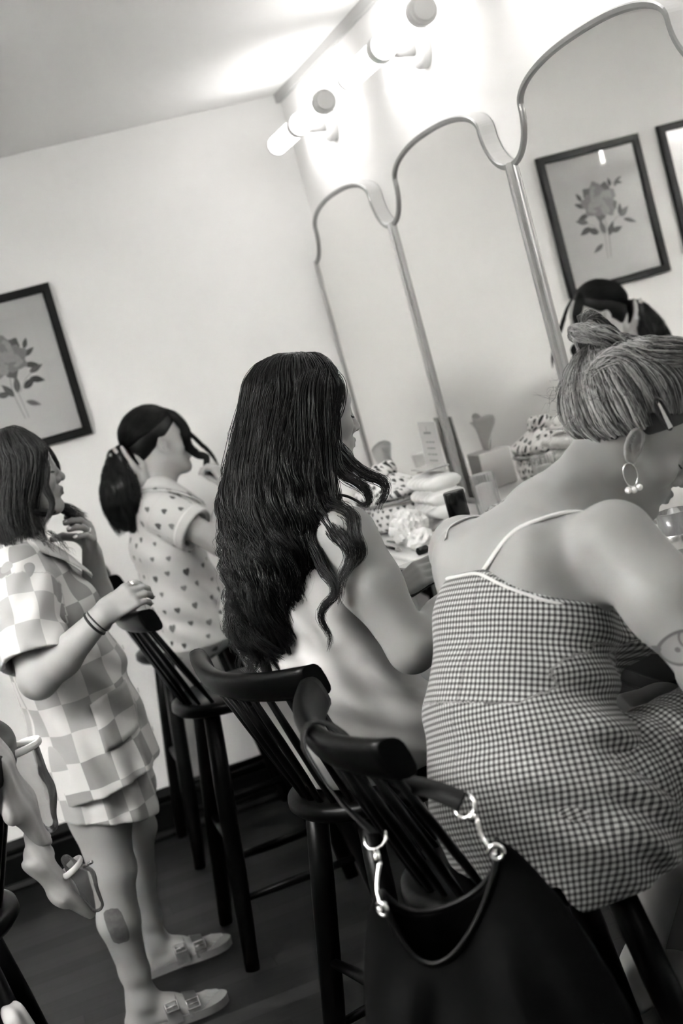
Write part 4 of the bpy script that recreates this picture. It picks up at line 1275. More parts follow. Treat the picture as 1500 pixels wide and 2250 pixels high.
    def sweep(a0, e0, n, lift=0.013, r=0.011, steps=7, tgt=T, endlift=0.03, wave=0.002, rs=0.0006):
        d0 = np.array((math.cos(e0) * math.cos(a0), math.cos(e0) * math.sin(a0), math.sin(e0)))
        d1 = np.array((math.cos(tgt[1]) * math.cos(tgt[0]), math.cos(tgt[1]) * math.sin(tgt[0]), math.sin(tgt[1])))
        om = math.acos(np.clip(d0 @ d1, -1, 1)); P = []
        for t in np.linspace(0, 1, steps):
            d = (math.sin((1 - t) * om) * d0 + math.sin(t * om) * d1) / max(math.sin(om), 1e-3)
            az, el = math.atan2(d[1], d[0]), math.asin(np.clip(d[2], -1, 1))
            P.append(H.dirpt(az, el, 0.004 + lift * min(1, 4 * t) + endlift * t * t))
        return lock(P, [0.004, r, r, r * 0.8, 0.006], n, P=26, wave=wave, wl=0.11, phase=rng.uniform(0, 6), frizz=0.0016, rs=rs, start=0.1)
    for i in range(60):                               # nape and sides up to the crown
        a = PI + (i / 59 - 0.5) * 3.5 + rng.uniform(-0.04, 0.04)
        e = -0.92 + 0.84 * (abs(i / 59 - 0.5) * 2) ** 2 + rng.uniform(-0.05, 0.05)
        Ls.append(sweep(a, e, 46))
    for i in range(46):                               # front hairline backwards
        a = (i / 45 - 0.5) * 3.0; e = 0.62 - 0.42 * (abs(i / 45 - 0.5) * 2) ** 1.5 + rng.uniform(-0.04, 0.04)
        Ls.append(sweep(a, e, 46, lift=0.016))
    for i in range(34):                               # crown
        Ls.append(sweep(rng.uniform(-2.3, 2.3), rng.uniform(0.55, 1.3), 40, lift=0.018))
    # swept roll over the near side of the crown
    for k, (dx, dz) in enumerate(((0, 0.010), (0.012, 0.016), (-0.012, 0.020), (0.004, 0.030))):
        P = [H.p(0.055 + dx, -0.030, 0.128 + dz), H.p(0.0 + dx, -0.048, 0.140 + dz), H.p(-0.050 + dx, -0.058, 0.118 + dz), H.p(-0.095 + dx, -0.052, 0.070 + dz), H.p(-0.118 + dx, -0.035, 0.020)]
        Ls.append(lock(P, [0.006, 0.018, 0.020, 0.016, 0.005], 190, P=30, wave=0.002, frizz=0.003, rs=0.0006))
    # bun loops
    c0 = H.p(-0.122, -0.005, 0.122)
    for k in range(12):
        r = 0.032 + 0.014 * (k % 4) / 3; tl = rng.normal(0, 0.5, 2); ph = rng.uniform(0, 6.3)
        e1 = unit(H.F + H.L * tl[0]); e2 = unit(np.cross(H.U + H.L * tl[1] + H.F * 0.4, e1))
        P = [c0 + e1 * r * math.cos(t + ph) + e2 * r * math.sin(t + ph) + H.U * (0.006 * (k % 3) + 0.006 * math.sin(2 * t)) for t in np.linspace(0, 4.6, 9)]
        Ls.append(lock(P, [0.006, 0.009, 0.009, 0.004], 56, P=26, wave=0.0, frizz=0.002, rs=0.0006))
    for k in range(16):                               # loose wisps
        a = PI + rng.uniform(-1.2, 1.2); b = H.dirpt(a, rng.uniform(-0.5, 0.9), 0.015)
        P = [b, b + (b - H.p(0, 0, 0.04)) * 0.25 + np.array((0, 0, -0.01)), b + (b - H.p(0, 0, 0.04)) * 0.45 + rng.normal(0, 0.02, 3) + np.array((-0.02, 0, -0.03))]
        Ls.append(lock(P, [0.002, 0.004, 0.004], 3, P=16, wave=0.0, frizz=0.004, rs=0.00035))
    hair_object('hair_updo', Ls, M_hair_b, hair)
    # snap clip over the ear
    cl = snap(VH, H.p(0.010, -0.10, 0.062)); out = unit(cl - H.p(-0.01, 0, 0.04)); up = unit(np.array((-0.20, -0.05, 0.97)) - out * (np.array((-0.20, -0.05, 0.97)) @ out)); sd = np.cross(up, out)
    b0 = cl + out * 0.022 - O
    P = []
    for t in np.linspace(0, 2 * PI, 29)[:-1]:
        yy = 0.028 * math.sin(t); xx = (0.0088 + 0.0020 * math.sin(t)) * math.cos(t)
        P.append(tuple(b0 + up * yy + sd * xx))
    cp = MB(); cp.tube(P, 0.0026, 8, closed=True); clip = cp.build('hair_clip', M_blackband, hair)
    cp = MB(); cp.prism([(-0.0045, -0.026), (0.0045, -0.026), (0.0022, 0.018), (0, 0.021), (-0.0022, 0.018)], 0.0018, lambda u, v, w_: Vector(b0 + up * v + sd * u + out * (w_ + 0.001)))
    cp.build('clip_tongue', M_chrome, clip)
    # earring: twisted hoop with three pearls
    er = H.p(-0.003, -0.083, -0.030) - O
    dnv = np.array((0.0, 0.0, -1.0)); ex = unit((0.96, -0.28, 0))
    hp_ = MB(); hp_.tube([tuple(er + dnv * (0.020 - 0.020 * math.cos(t)) + ex * 0.0115 * math.sin(t)) for t in np.linspace(0, 2 * PI, 25)[:-1]], 0.0016, 8, closed=True)
    ear = hp_.build('earring', M_chrome, root)
    pm = MB()
    for q in (-1, 0, 1):
        pm.lathe([(0.0058 * math.sin(a_ * PI / 10) + 1e-5, -0.0058 * math.cos(a_ * PI / 10)) for a_ in range(11)], tuple(er + dnv * 0.046 + ex * 0.0095 * q - dnv * 0.002 * abs(q)), n=16, cap=False)
    pm.build('pearls', M_pearl, ear)
    # bracelet
    wv = unit(np.array(wR) - np.array(eR)); c = np.array(wR) - wv * 0.035 - O; a1 = unit(np.cross(wv, (0, 0, 1))); a2 = np.cross(wv, a1)
    bm_ = MB(); bm_.tube([tuple(c + a1 * 0.0345 * math.cos(t) + a2 * 0.0345 * math.sin(t)) for t in np.linspace(0, 2 * PI, 41)[:-1]], [0.0012 + 0.0009 * (i % 2) for i in range(40)], 6, closed=True)
    bm_.build('bracelet', M_chrome, root)
    return root
woman_front()

M_hair_m = hair_mat('brown_hair', 0.010, 0.085, 0.38)
M_hair_mu = hair_mat('brown_under_hair', 0.008, 0.02, 0.5)
M_skin_s = skin_mat('standing_skin', 0.30)
nt = M_skin_s.node_tree                                        # tattoo on the shin, a rounded dark patch with a mottled inside
_t = nt.nodes.new('ShaderNodeTexCoord'); _s = nt.nodes.new('ShaderNodeSeparateXYZ'); nt.links.new(_t.outputs['Object'], _s.inputs[0])
_x, _y, _z = [X(nt, _s.outputs[i]) for i in range(3)]
_u = (_x - (-0.045) - (_z - 0.33) * -0.05); _w = (_z - 0.325)
_d = (_u / 0.024).abs()._op('POWER', 4.0) + (_w / 0.050).abs()._op('POWER', 4.0)
_nz = noise(M_skin_s, _t.outputs['Object'], 60, 4)
_f = (_d + _nz * 0.9).lt(1.35) * _y.lt(-0.075) * (_nz * 0.5 + 0.55).min(0.85)
_src = nt.nodes['Principled BSDF'].inputs['Base Color'].links[0].from_socket
grey_ramp(M_skin_s, _f, _src, 0.05)
M_sole = mat('cork_sandal_sole', 0.16, 0.8)
M_strapm = mat('grey_sandal_strap', 0.14, 0.6)

# ================================================================== STANDING WOMAN (checkerboard pyjamas)
def woman_standing():
    O = np.array((0.07, 3.70, 0.0)); root = empty('person', tuple(O))
    tag(root, 'standing woman in checkerboard pyjamas and sandals, combing a lock of her long hair', 'person')
    l = np.array((0, 1, 0)); f = np.array((1, 0, 0))
    B = SDF((-0.16, 3.28, 0.0), (0.40, 4.12, 1.62), 0.0034)
    H = Head((0.118, 3.70, 1.468), (1, 0.03, -0.02), (0.02, 0, 1), 0.98)
    H.sculpt(B, neck=(0.078, 3.70, 1.322), ears=False)
    B.loft([(0.085, 3.70, 0.80), (0.090, 3.70, 0.97), (0.075, 3.70, 1.13), (0.062, 3.70, 1.245), (0.072, 3.70, 1.30)], [0.165, 0.130, 0.145, 0.135, 0.07], [0.115, 0.100, 0.105, 0.080, 0.055], l, 0.03)
    sR, eR, wR = (0.045, 3.535, 1.250), (0.018, 3.435, 1.010), (0.205, 3.385, 1.118)
    sL, eL, wL = (0.062, 3.865, 1.250), (0.215, 3.915, 1.040), (0.250, 3.815, 1.225)
    B.chain([sR, (0.03, 3.48, 1.13), eR], [0.058, 0.054, 0.045], 0.03, 0.05)
    B.chain([eR, (0.085, 3.415, 1.045), wR], [0.045, 0.0435, 0.027], 0.02)
    B.chain([sL, (0.15, 3.90, 1.13), eL], [0.056, 0.050, 0.043], 0.03, 0.05)
    B.chain([eL, (0.235, 3.88, 1.11), wL], [0.043, 0.041, 0.026], 0.02)
    tR = hand(B, wR, (0.93, 0.02, 0.30), (-0.25, -0.80, 0.50), -1, (0.62, 0.60, 0.55, 0.55), 0.06, (0.3, 0.6), 1.0, thumb_pts=[(0.045, 0.035, -0.02), (0.075, 0.032, -0.045), (0.098, 0.022, -0.058)])
    tL = hand(B, wL, (0.10, -0.62, 0.76), (0.98, 0.05, -0.08), 1, (0.62, 0.66, 0.66, 0.70), 0.16, sc=1.0, thumb_pts=[(0.040, 0.030, -0.035), (0.060, 0.022, -0.068), (0.068, 0.012, -0.098)])
    for hp, kn, cf, an in (((0.085, 3.625, 0.80), (0.055, 3.605, 0.450), (0.035, 3.615, 0.32), (0.035, 3.640, 0.090)), ((0.100, 3.785, 0.80), (0.150, 3.915, 0.445), (0.120, 3.955, 0.31), (0.115, 4.00, 0.090))):
        hp, kn, cf, an = map(np.array, (hp, kn, cf, an))
        B.chain([hp, hp * 0.45 + kn * 0.55, kn], [0.096, 0.078, 0.056], 0.03, 0.04)
        B.chain([kn, cf, cf * 0.35 + an * 0.65, an], [0.054, 0.053, 0.037, 0.031], 0.02)
        B.ell(kn + (0.035, 0, 0.005), (0.026, 0.030, 0.034), None, 0.02)
        foot(B, an + (0, 0, 0.012), (0.985, 0.04, 0), 0.92)
    B.disp(lambda x, y, z: 0 * x)
    V, F = B.mesh(); VB = V
    V[:, 2] += 0.0
    from_np('body', V, F, M_skin_s, root, attrs={'lip': H.lipmask(V)})
    H.extras(root, M_hair_mu, M_brow)
    # nails of both hands
    def nails(tips, parent):
        for (p, d, pts, r) in tips:
            prev = unit(np.array(pts[-1]) - np.array(pts[-2])); bend = unit(np.array(pts[-2]) - np.array(pts[-3]))
            n_ = bend - prev * (bend @ prev)
            if np.linalg.norm(n_) < 1e-3: continue
            n_ = unit(n_); sd = np.cross(prev, n_); c = np.array(p) - prev * 0.001 + n_ * r * 0.70
            mb = MB()
            mb.prism([(0.0048 * math.cos(t), 0.0066 * math.sin(t)) for t in np.linspace(0, 2 * PI, 13)[:-1]], 0.0012, lambda u, v, w_: Vector(c - O + sd * u + prev * v + n_ * (w_ - 18 * u * u)))
            mb.build('fingernail', M_nailm, parent, smooth=True)
    nails(tR, root); nails(tL, root)
    # shirt
    D = SDF((-0.16, 3.30, 0.60), (0.36, 4.10, 1.38), 0.0044)
    D.loft([(0.108, 3.70, 0.66), (0.098, 3.70, 0.95), (0.078, 3.70, 1.12), (0.062, 3.70, 1.245), (0.068, 3.70, 1.295)], [0.215, 0.190, 0.178, 0.150, 0.085], [0.158, 0.138, 0.130, 0.100, 0.075], l, 0.03)
    D.ell((0.155, 3.645, 1.105), (0.062, 0.065, 0.070), None, 0.05); D.ell((0.155, 3.755, 1.105), (0.062, 0.065, 0.070), None, 0.05)
    shR0, shR1 = np.array((0.045, 3.56, 1.245)), np.array((0.026, 3.445, 1.055))
    shL0, shL1 = np.array((0.062, 3.84, 1.245)), np.array((0.175, 3.905, 1.095))
    D.cap(shR0, shR1, 0.080, 0.086, 0.02); D.cap(shL0, shL1, 0.078, 0.082, 0.02)
    D.disp(folds([((0.10, 3.52, 1.15), (0.8, -0.2, -0.5), 0.075, 0.007, 0.16, 0.4), ((0.20, 3.60, 0.95), (0.75, 0.1, 0.65), 0.10, 0.009, 0.18, 1.5), ((0.10, 3.50, 0.85), (0.95, 0, 0.3), 0.10, 0.008, 0.22, 2.5), ((0.02, 3.44, 1.10), (0.5, -0.3, 0.8), 0.06, 0.006, 0.10, 0.0), ((0.2, 3.5, 0.72), (0.9, 0.2, 0.1), 0.08, 0.009, 0.14, 3.0)]))
    for a, b, c in ((shR0, shR1, eR), (shL0, shL1, eL)):
        w_ = unit(b - a); e = b + w_ * 0.005
        D.plane(e, w_, 0.003, np.minimum(e, e + w_ * 0.14) - 0.10, np.maximum(e, e + w_ * 0.14) + 0.10) if False else None
        sl_lo, sl_hi = e - 0.13, e + 0.13
        sl, x, y, z = D.win(sl_lo, sl_hi)
        pd = (x - e[0]) * w_[0] + (y - e[1]) * w_[1] + (z - e[2]) * w_[2]
        rad = np.sqrt(np.maximum((x - e[0]) ** 2 + (y - e[1]) ** 2 + (z - e[2]) ** 2 - pd ** 2, 0))
        cut = np.where(rad < 0.115, pd, -1)
        D.a[sl] = np.maximum(D.a[sl], cut)
        D.cap(e - w_ * 0.055, e + w_ * 0.05, 0.066, 0.078, 0.004, 's')
    # neck opening, a V at the front
    D.cap((0.085, 3.70, 1.325), (0.085, 3.70, 1.40), 0.062, 0.075, 0.006, 's')
    D.cap((0.215, 3.70, 1.20), (0.12, 3.70, 1.33), 0.010, 0.055, 0.01, 's')
    D.plane((0.10, 3.70, 0.675), (0.12, 0.02, -1), 0.003)
    D.cap((0.105, 3.70, 0.60), (0.105, 3.70, 0.69), 0.12, 0.12, 0.01, 's')
    V, F = D.mesh()
    segs = [((0.108, 3.70, 0.55), (0.075, 3.70, 1.35), (1, 0.6, 0), 0.20, 0.02, 0.0), (tuple(shR0 + (shR1 - shR0) * 0.12), tuple(shR1), (1, 0, 0), 0.10, 0.03, 0.02), (tuple(shL0 + (shL1 - shL0) * 0.12), tuple(shL1), (1, 0, 0), 0.10, 0, 0)]
    shirt = from_np('shirt', V, F, M_check, root, uv=seg_uv(V, segs))
    VS = V
    def onshirt(p, outd, off=0.004):
        """nearest point of the shirt along outd"""
        p = np.array(p); outd = unit(outd); d = VS - p; t = d @ outd; r = np.linalg.norm(d - t[:, None] * outd, axis=1)
        m = r < 0.012
        return p + outd * (t[m].max() + off) if m.sum() else p
    def patch(name, fn, nu, nv, m, parent, th=0.0016, uv=True):
        """thin cloth piece laid over the shirt: fn(u,v)->point (0..1)"""
        P = np.array([[fn(u, v) for v in np.linspace(0, 1, nv)] for u in np.linspace(0, 1, nu)])
        du = np.gradient(P, axis=0); dv = np.gradient(P, axis=1); N = np.cross(du, dv); N /= np.linalg.norm(N, axis=2, keepdims=True) + 1e-9
        A = np.concatenate([(P).reshape(-1, 3), (P + N * th).reshape(-1, 3)]); n = nu * nv; Fq = []
        for i in range(nu - 1):
            for j in range(nv - 1):
                a, b, c, d = i * nv + j, (i + 1) * nv + j, (i + 1) * nv + j + 1, i * nv + j + 1
                Fq += [(a, d, c, b), (n + a, n + b, n + c, n + d)]
        for i in range(nu - 1):
            for j, fl in ((0, 0), (nv - 1, 1)):
                a, b = i * nv + j, (i + 1) * nv + j; Fq.append((a, b, n + b, n + a) if not fl else (b, a, n + a, n + b))
        for j in range(nv - 1):
            for i, fl in ((0, 1), (nu - 1, 0)):
                a, b = i * nv + j, i * nv + j + 1; Fq.append((a, b, n + b, n + a) if not fl else (b, a, n + a, n + b))
        L1 = np.linalg.norm(P[0, 0] - P[-1, 0]); L2 = np.linalg.norm(P[0, 0] - P[0, -1])
        g = np.stack(np.meshgrid(np.linspace(0, L1, nu), np.linspace(0, L2, nv), indexing='ij'), -1).reshape(-1, 2)
        return from_np(name, A, np.array(Fq), m, parent, uv=np.concatenate([g, g]) + 0.013)
    # collar: two leaves either side of the V
    for q in (-1, 1):
        back = np.array((0.010, 3.70, 1.345)); side = np.array((0.085, 3.70 + q * 0.072, 1.330)); tip = np.array((0.205, 3.70 + q * 0.062, 1.225)); vee = np.array((0.215, 3.70 + q * 0.012, 1.165))
        inner = catmull([back, (0.045, 3.70 + q * 0.055, 1.352), (0.100, 3.70 + q * 0.056, 1.345), (0.165, 3.70 + q * 0.040, 1.270), (0.222, 3.70 + q * 0.012, 1.175)], 13)
        outer = catmull([back + (-0.030, 0, -0.035), (0.000, 3.70 + q * 0.080, 1.315), (0.085, 3.70 + q * 0.110, 1.300), (0.170, 3.70 + q * 0.105, 1.245), (0.222, 3.70 + q * 0.055, 1.185)], 13)
        patch('collar', lambda u, v: inner[int(round(u * 12))] * (1 - v) + outer[int(round(u * 12))] * v + np.array((0, 0, 0.012)) * math.sin(PI * v), 13, 6, M_check, shirt, 0.002 * (1 if q > 0 else -1))
    # chest-to-hip pocket on the near side
    def pk(u, v):
        y = 3.56 - 0.0 * u; x = 0.105 + 0.125 * u; z = 0.775 + 0.125 * v + 0.02 * u
        return onshirt((x * 0.93 + 0.005, 3.66, z), (0.10, -1, 0), 0.003)
    patch('pocket', pk, 12, 10, M_check, shirt, -0.002)
    for k, z in enumerate((1.10, 0.98, 0.86, 0.75)):
        c = onshirt((0.08, 3.685, z), (1, 0, 0), 0.001) - O
        MB().lathe([(0.001, 0), (0.0062, 0.0), (0.0065, 0.0018), (0.005, 0.0026), (0.001, 0.0022)], tuple(c), axis_rot((1, 0, 0)), 16).build('button', M_pearl, shirt)
    # shorts
    S = SDF((-0.12, 3.42, 0.50), (0.34, 4.02, 0.86), 0.0044)
    S.loft([(0.088, 3.70, 0.80), (0.09, 3.70, 0.73)], [0.175, 0.182], [0.125, 0.130], l, 0.03)
    S.loft([(0.080, 3.635, 0.76), (0.082, 3.625, 0.585)], [0.108, 0.112], [0.128, 0.132], l, 0.02)
    S.loft([(0.110, 3.785, 0.76), (0.125, 3.805, 0.600)], [0.100, 0.104], [0.110, 0.115], l, 0.02)
    S.disp(folds([((0.1, 3.55, 0.62), (1, 0.2, 0), 0.07, 0.006, 0.2, 0.0)]))
    S.plane((0.08, 3.7, 0.592), (-0.30, 0.0, -1), 0.003)
    S.cap((0.080, 3.622, 0.50), (0.080, 3.622, 0.615), 0.098, 0.094, 0.004, 's'); S.cap((0.125, 3.81, 0.50), (0.125, 3.81, 0.64), 0.086, 0.084, 0.004, 's')
    V, F = S.mesh()
    from_np('shorts', V, F, M_check, root, uv=seg_uv(V, [((0.088, 3.66, 0.40), (0.088, 3.66, 0.86), (1, 0.6, 0), 0.19, 0.04, 0.015)]))
    # hair: under mass, then straight locks to the shoulder
    C = SDF((-0.10, 3.54, 1.20), (0.24, 3.86, 1.62), 0.0036)
    C.ell(H.p(-0.012, 0, 0.047), (0.101, 0.083, 0.088), H.R)
    C.loft([H.p(-0.035, 0, 0.02), (0.055, 3.70, 1.38), (0.045, 3.69, 1.29)], [0.082, 0.088, 0.080], [0.070, 0.062, 0.045], l, 0.03)
    C.ell(H.p(0.085, 0, -0.03), (0.062, 0.085, 0.10), H.R, 0.01, 's')
    C.plane(H.p(0.062, 0, 0), H.F, 0.01, (0.05, 3.5, 1.2), (0.25, 3.9, 1.62))
    V, F = C.mesh(); hair = from_np('hair', V, F, M_hair_mu, root)
    Ls = []
    for i in range(84):
        t = i / 83
        a = -(0.62 + t * (2 * PI - 1.24))
        az0 = 0.0 if math.cos(a) > -0.2 else PI
        zend = rng.uniform(1.265, 1.315) + (0.015 if abs(math.sin(a)) > 0.7 else 0)
        ca, sa = math.cos(a), math.sin(a)
        cx_, cy_ = 0.078, 3.70
        rx_, ry_ = 0.088, 0.096
        P = [H.dirpt(az0, 1.2 + rng.uniform(0, 0.35), 0.004), H.dirpt(a, 0.98, 0.010), H.dirpt(a, 0.45, 0.013), H.dirpt(a, 0.0, 0.014)]
        fr = rng.uniform(0.85, 1.05)
        for z in (1.40, 1.34):
            P.append((cx_ - 0.006 + ca * rx_ * fr * (0.9 if ca > 0 else 1.05), cy_ + sa * ry_ * fr, z))
        P.append((cx_ - 0.012 + ca * rx_ * fr * 0.9, cy_ + sa * ry_ * 1.02 * fr, zend))
        Ls.append(lock(P, [0.010, 0.015, 0.016, 0.015, 0.012, 0.006], 48, P=30, wave=0.002, wl=0.25, phase=rng.uniform(0, 6), frizz=0.0022, rs=0.0007))
    # far-side strands seen past the forehead
    for k in range(4):
        Ls.append(lock([H.dirpt(0.1, 1.25, 0.004), H.dirpt(0.35 + 0.08 * k, 0.75, 0.012), H.p(0.098, 0.040, 0.055), H.p(0.112, 0.055, 0.01), H.p(0.108, 0.065, -0.03)], [0.003, 0.006, 0.006, 0.003], 26, P=24, frizz=0.001, rs=0.0006))
    # near-side strand curving past the cheek
    Ls.append(lock([H.dirpt(-0.1, 1.3, 0.004), H.dirpt(-0.6, 0.85, 0.010), H.p(0.070, -0.066, 0.03), H.p(0.055, -0.075, -0.03), H.p(0.060, -0.078, -0.080), H.p(0.02, -0.085, -0.13)], [0.004, 0.012, 0.012, 0.009, 0.004], 90, P=30, frizz=0.001, rs=0.0007))
    # the lock she holds out
    Ls.append(lock([H.p(-0.02, -0.08, -0.05), (0.125, 3.63, 1.385), (0.165, 3.66, 1.372), (0.195, 3.715, 1.375), (0.225, 3.755, 1.352), (0.262, 3.775, 1.320)], [0.010, 0.012, 0.008, 0.012, 0.018, 0.010], 120, P=30, frizz=0.002, rs=0.0006))
    Ls.append(lock([(0.17, 3.73, 1.40), (0.195, 3.75, 1.375), (0.222, 3.765, 1.345), (0.215, 3.78, 1.30)], [0.004, 0.012, 0.014, 0.004], 90, P=24, frizz=0.003, rs=0.0005))
    for k in range(14):
        a = H.p(rng.uniform(-0.04, 0.05), -0.085, -0.14); Ls.append(lock([a, a + (0.02, -0.01, -0.03), a + rng.normal(0, 0.01, 3) + (0.03, -0.01, -0.07)], [0.002, 0.004], 4, P=14, frizz=0.003, rs=0.0003))
    hair_object('hair_strands', Ls, M_hair_m, hair)
    # hair tie on the wrist, rings
    def band(name, c, ax, r, rt, m, flat=1.0, parent=root):
        ax = unit(ax); a1 = unit(np.cross(ax, (0.1, 0.2, 1))); a2 = np.cross(ax, a1); c = np.array(c) - O
        return MB().tube([tuple(c + a1 * r * math.cos(t) + a2 * r * math.sin(t)) for t in np.linspace(0, 2 * PI, 33)[:-1]], rt, 8, closed=True, flat=flat, up=tuple(ax)).build(name, m, parent)
    w_ = unit(np.array(wR) - np.array(eR)); 
    band('hair_tie', np.array(wR) - w_ * 0.030, w_, 0.0325, 0.0032, M_blackband); band('hair_tie', np.array(wR) - w_ * 0.021, w_ + (0, 0.1, 0), 0.0310, 0.0024, M_blackband)
    p0, p1 = tR[0][2][0], tR[0][2][1]; band('ring', p0 * 0.45 + p1 * 0.55, p1 - p0, 0.0098, 0.0038, M_chrome, 0.35)
    p0, p1 = tL[2][2][0], tL[2][2][1]; band('ring', p0 * 0.5 + p1 * 0.5, p1 - p0, 0.0095, 0.0020, M_chrome, 0.6)
    # sandals: cork sole, two broad straps with buckles, heel strap
    for an, lab in (((0.035, 3.640, 0), 1), ((0.115, 4.000, 0), 2)):
        a = np.array(an) - O; D = unit((0.985, 0.04, 0)); S_ = unit(np.cross((0, 0, 1), D))
        out = [(-0.060, -0.028), (-0.045, -0.037), (0.0, -0.038), (0.06, -0.040), (0.12, -0.050), (0.165, -0.050), (0.200, -0.036), (0.222, -0.008), (0.222, 0.016), (0.205, 0.038), (0.16, 0.050), (0.11, 0.046), (0.05, 0.036), (0.0, 0.036), (-0.045, 0.034), (-0.062, 0.022), (-0.068, 0.0)]
        C_ = catmull([(p[0] * 0.95, p[1] * 0.95, 0) for p in out + out[:1]], 60)[:-1]
        mb = MB(); mb.prism([(p[0], p[1]) for p in C_], 0.022, lambda u, v, w_: Vector(a + D * u + S_ * v + np.array((0, 0, w_))))
        mb.build('sandal', M_sole, root)
        for x0, x1, h in ((0.045, 0.085, 0.082), (0.105, 0.140, 0.064)):
            mb = MB(); rows = []
            for xx in (x0, (x0 + x1) / 2, x1):
                row = []
                for t in np.linspace(0, PI, 15):
                    c_, s_ = math.cos(t), math.sin(t)
                    hh = h - 0.25 * (xx - x0); row.append(mb.bm.verts.new(a + D * (xx * 0.95) + S_ * (0.047 * c_) + np.array((0, 0, 0.012 + (hh - 0.012) * s_ ** 0.75))))
                rows.append(row)
            for r0, r1 in zip(rows[:-1], rows[1:]):
                for k in range(14): mb.bm.faces.new((r0[k], r0[k + 1], r1[k + 1], r1[k]))
            bmesh.ops.solidify(mb.bm, geom=mb.bm.faces[:], thickness=0.0025)
            st = mb.build('sandal_strap', M_strapm, root, smooth=True)
            cb_ = a + D * ((x0 + x1) / 2 * 0.95) - S_ * 0.034 + np.array((0, 0, 0.012 + (h - 0.02) * 0.72))
            w2 = 0.012; bk = MB(); e1 = D; e2 = unit(np.array((0, 0.55, 0.83)))
            bk.tube([tuple(cb_ + e1 * (sx * 0.016) + e2 * (sy * w2) - S_ * 0.004) for sx, sy in ((-1, -1), (1, -1), (1, 1), (-1, 1))], 0.0018, 6, closed=True)
            bk.tube([tuple(cb_ - e1 * 0.016 - S_ * 0.004), tuple(cb_ + e1 * 0.014 - S_ * 0.005)], 0.0014, 6)
            bk.build('buckle', M_chrome, st)
    return root
woman_standing()

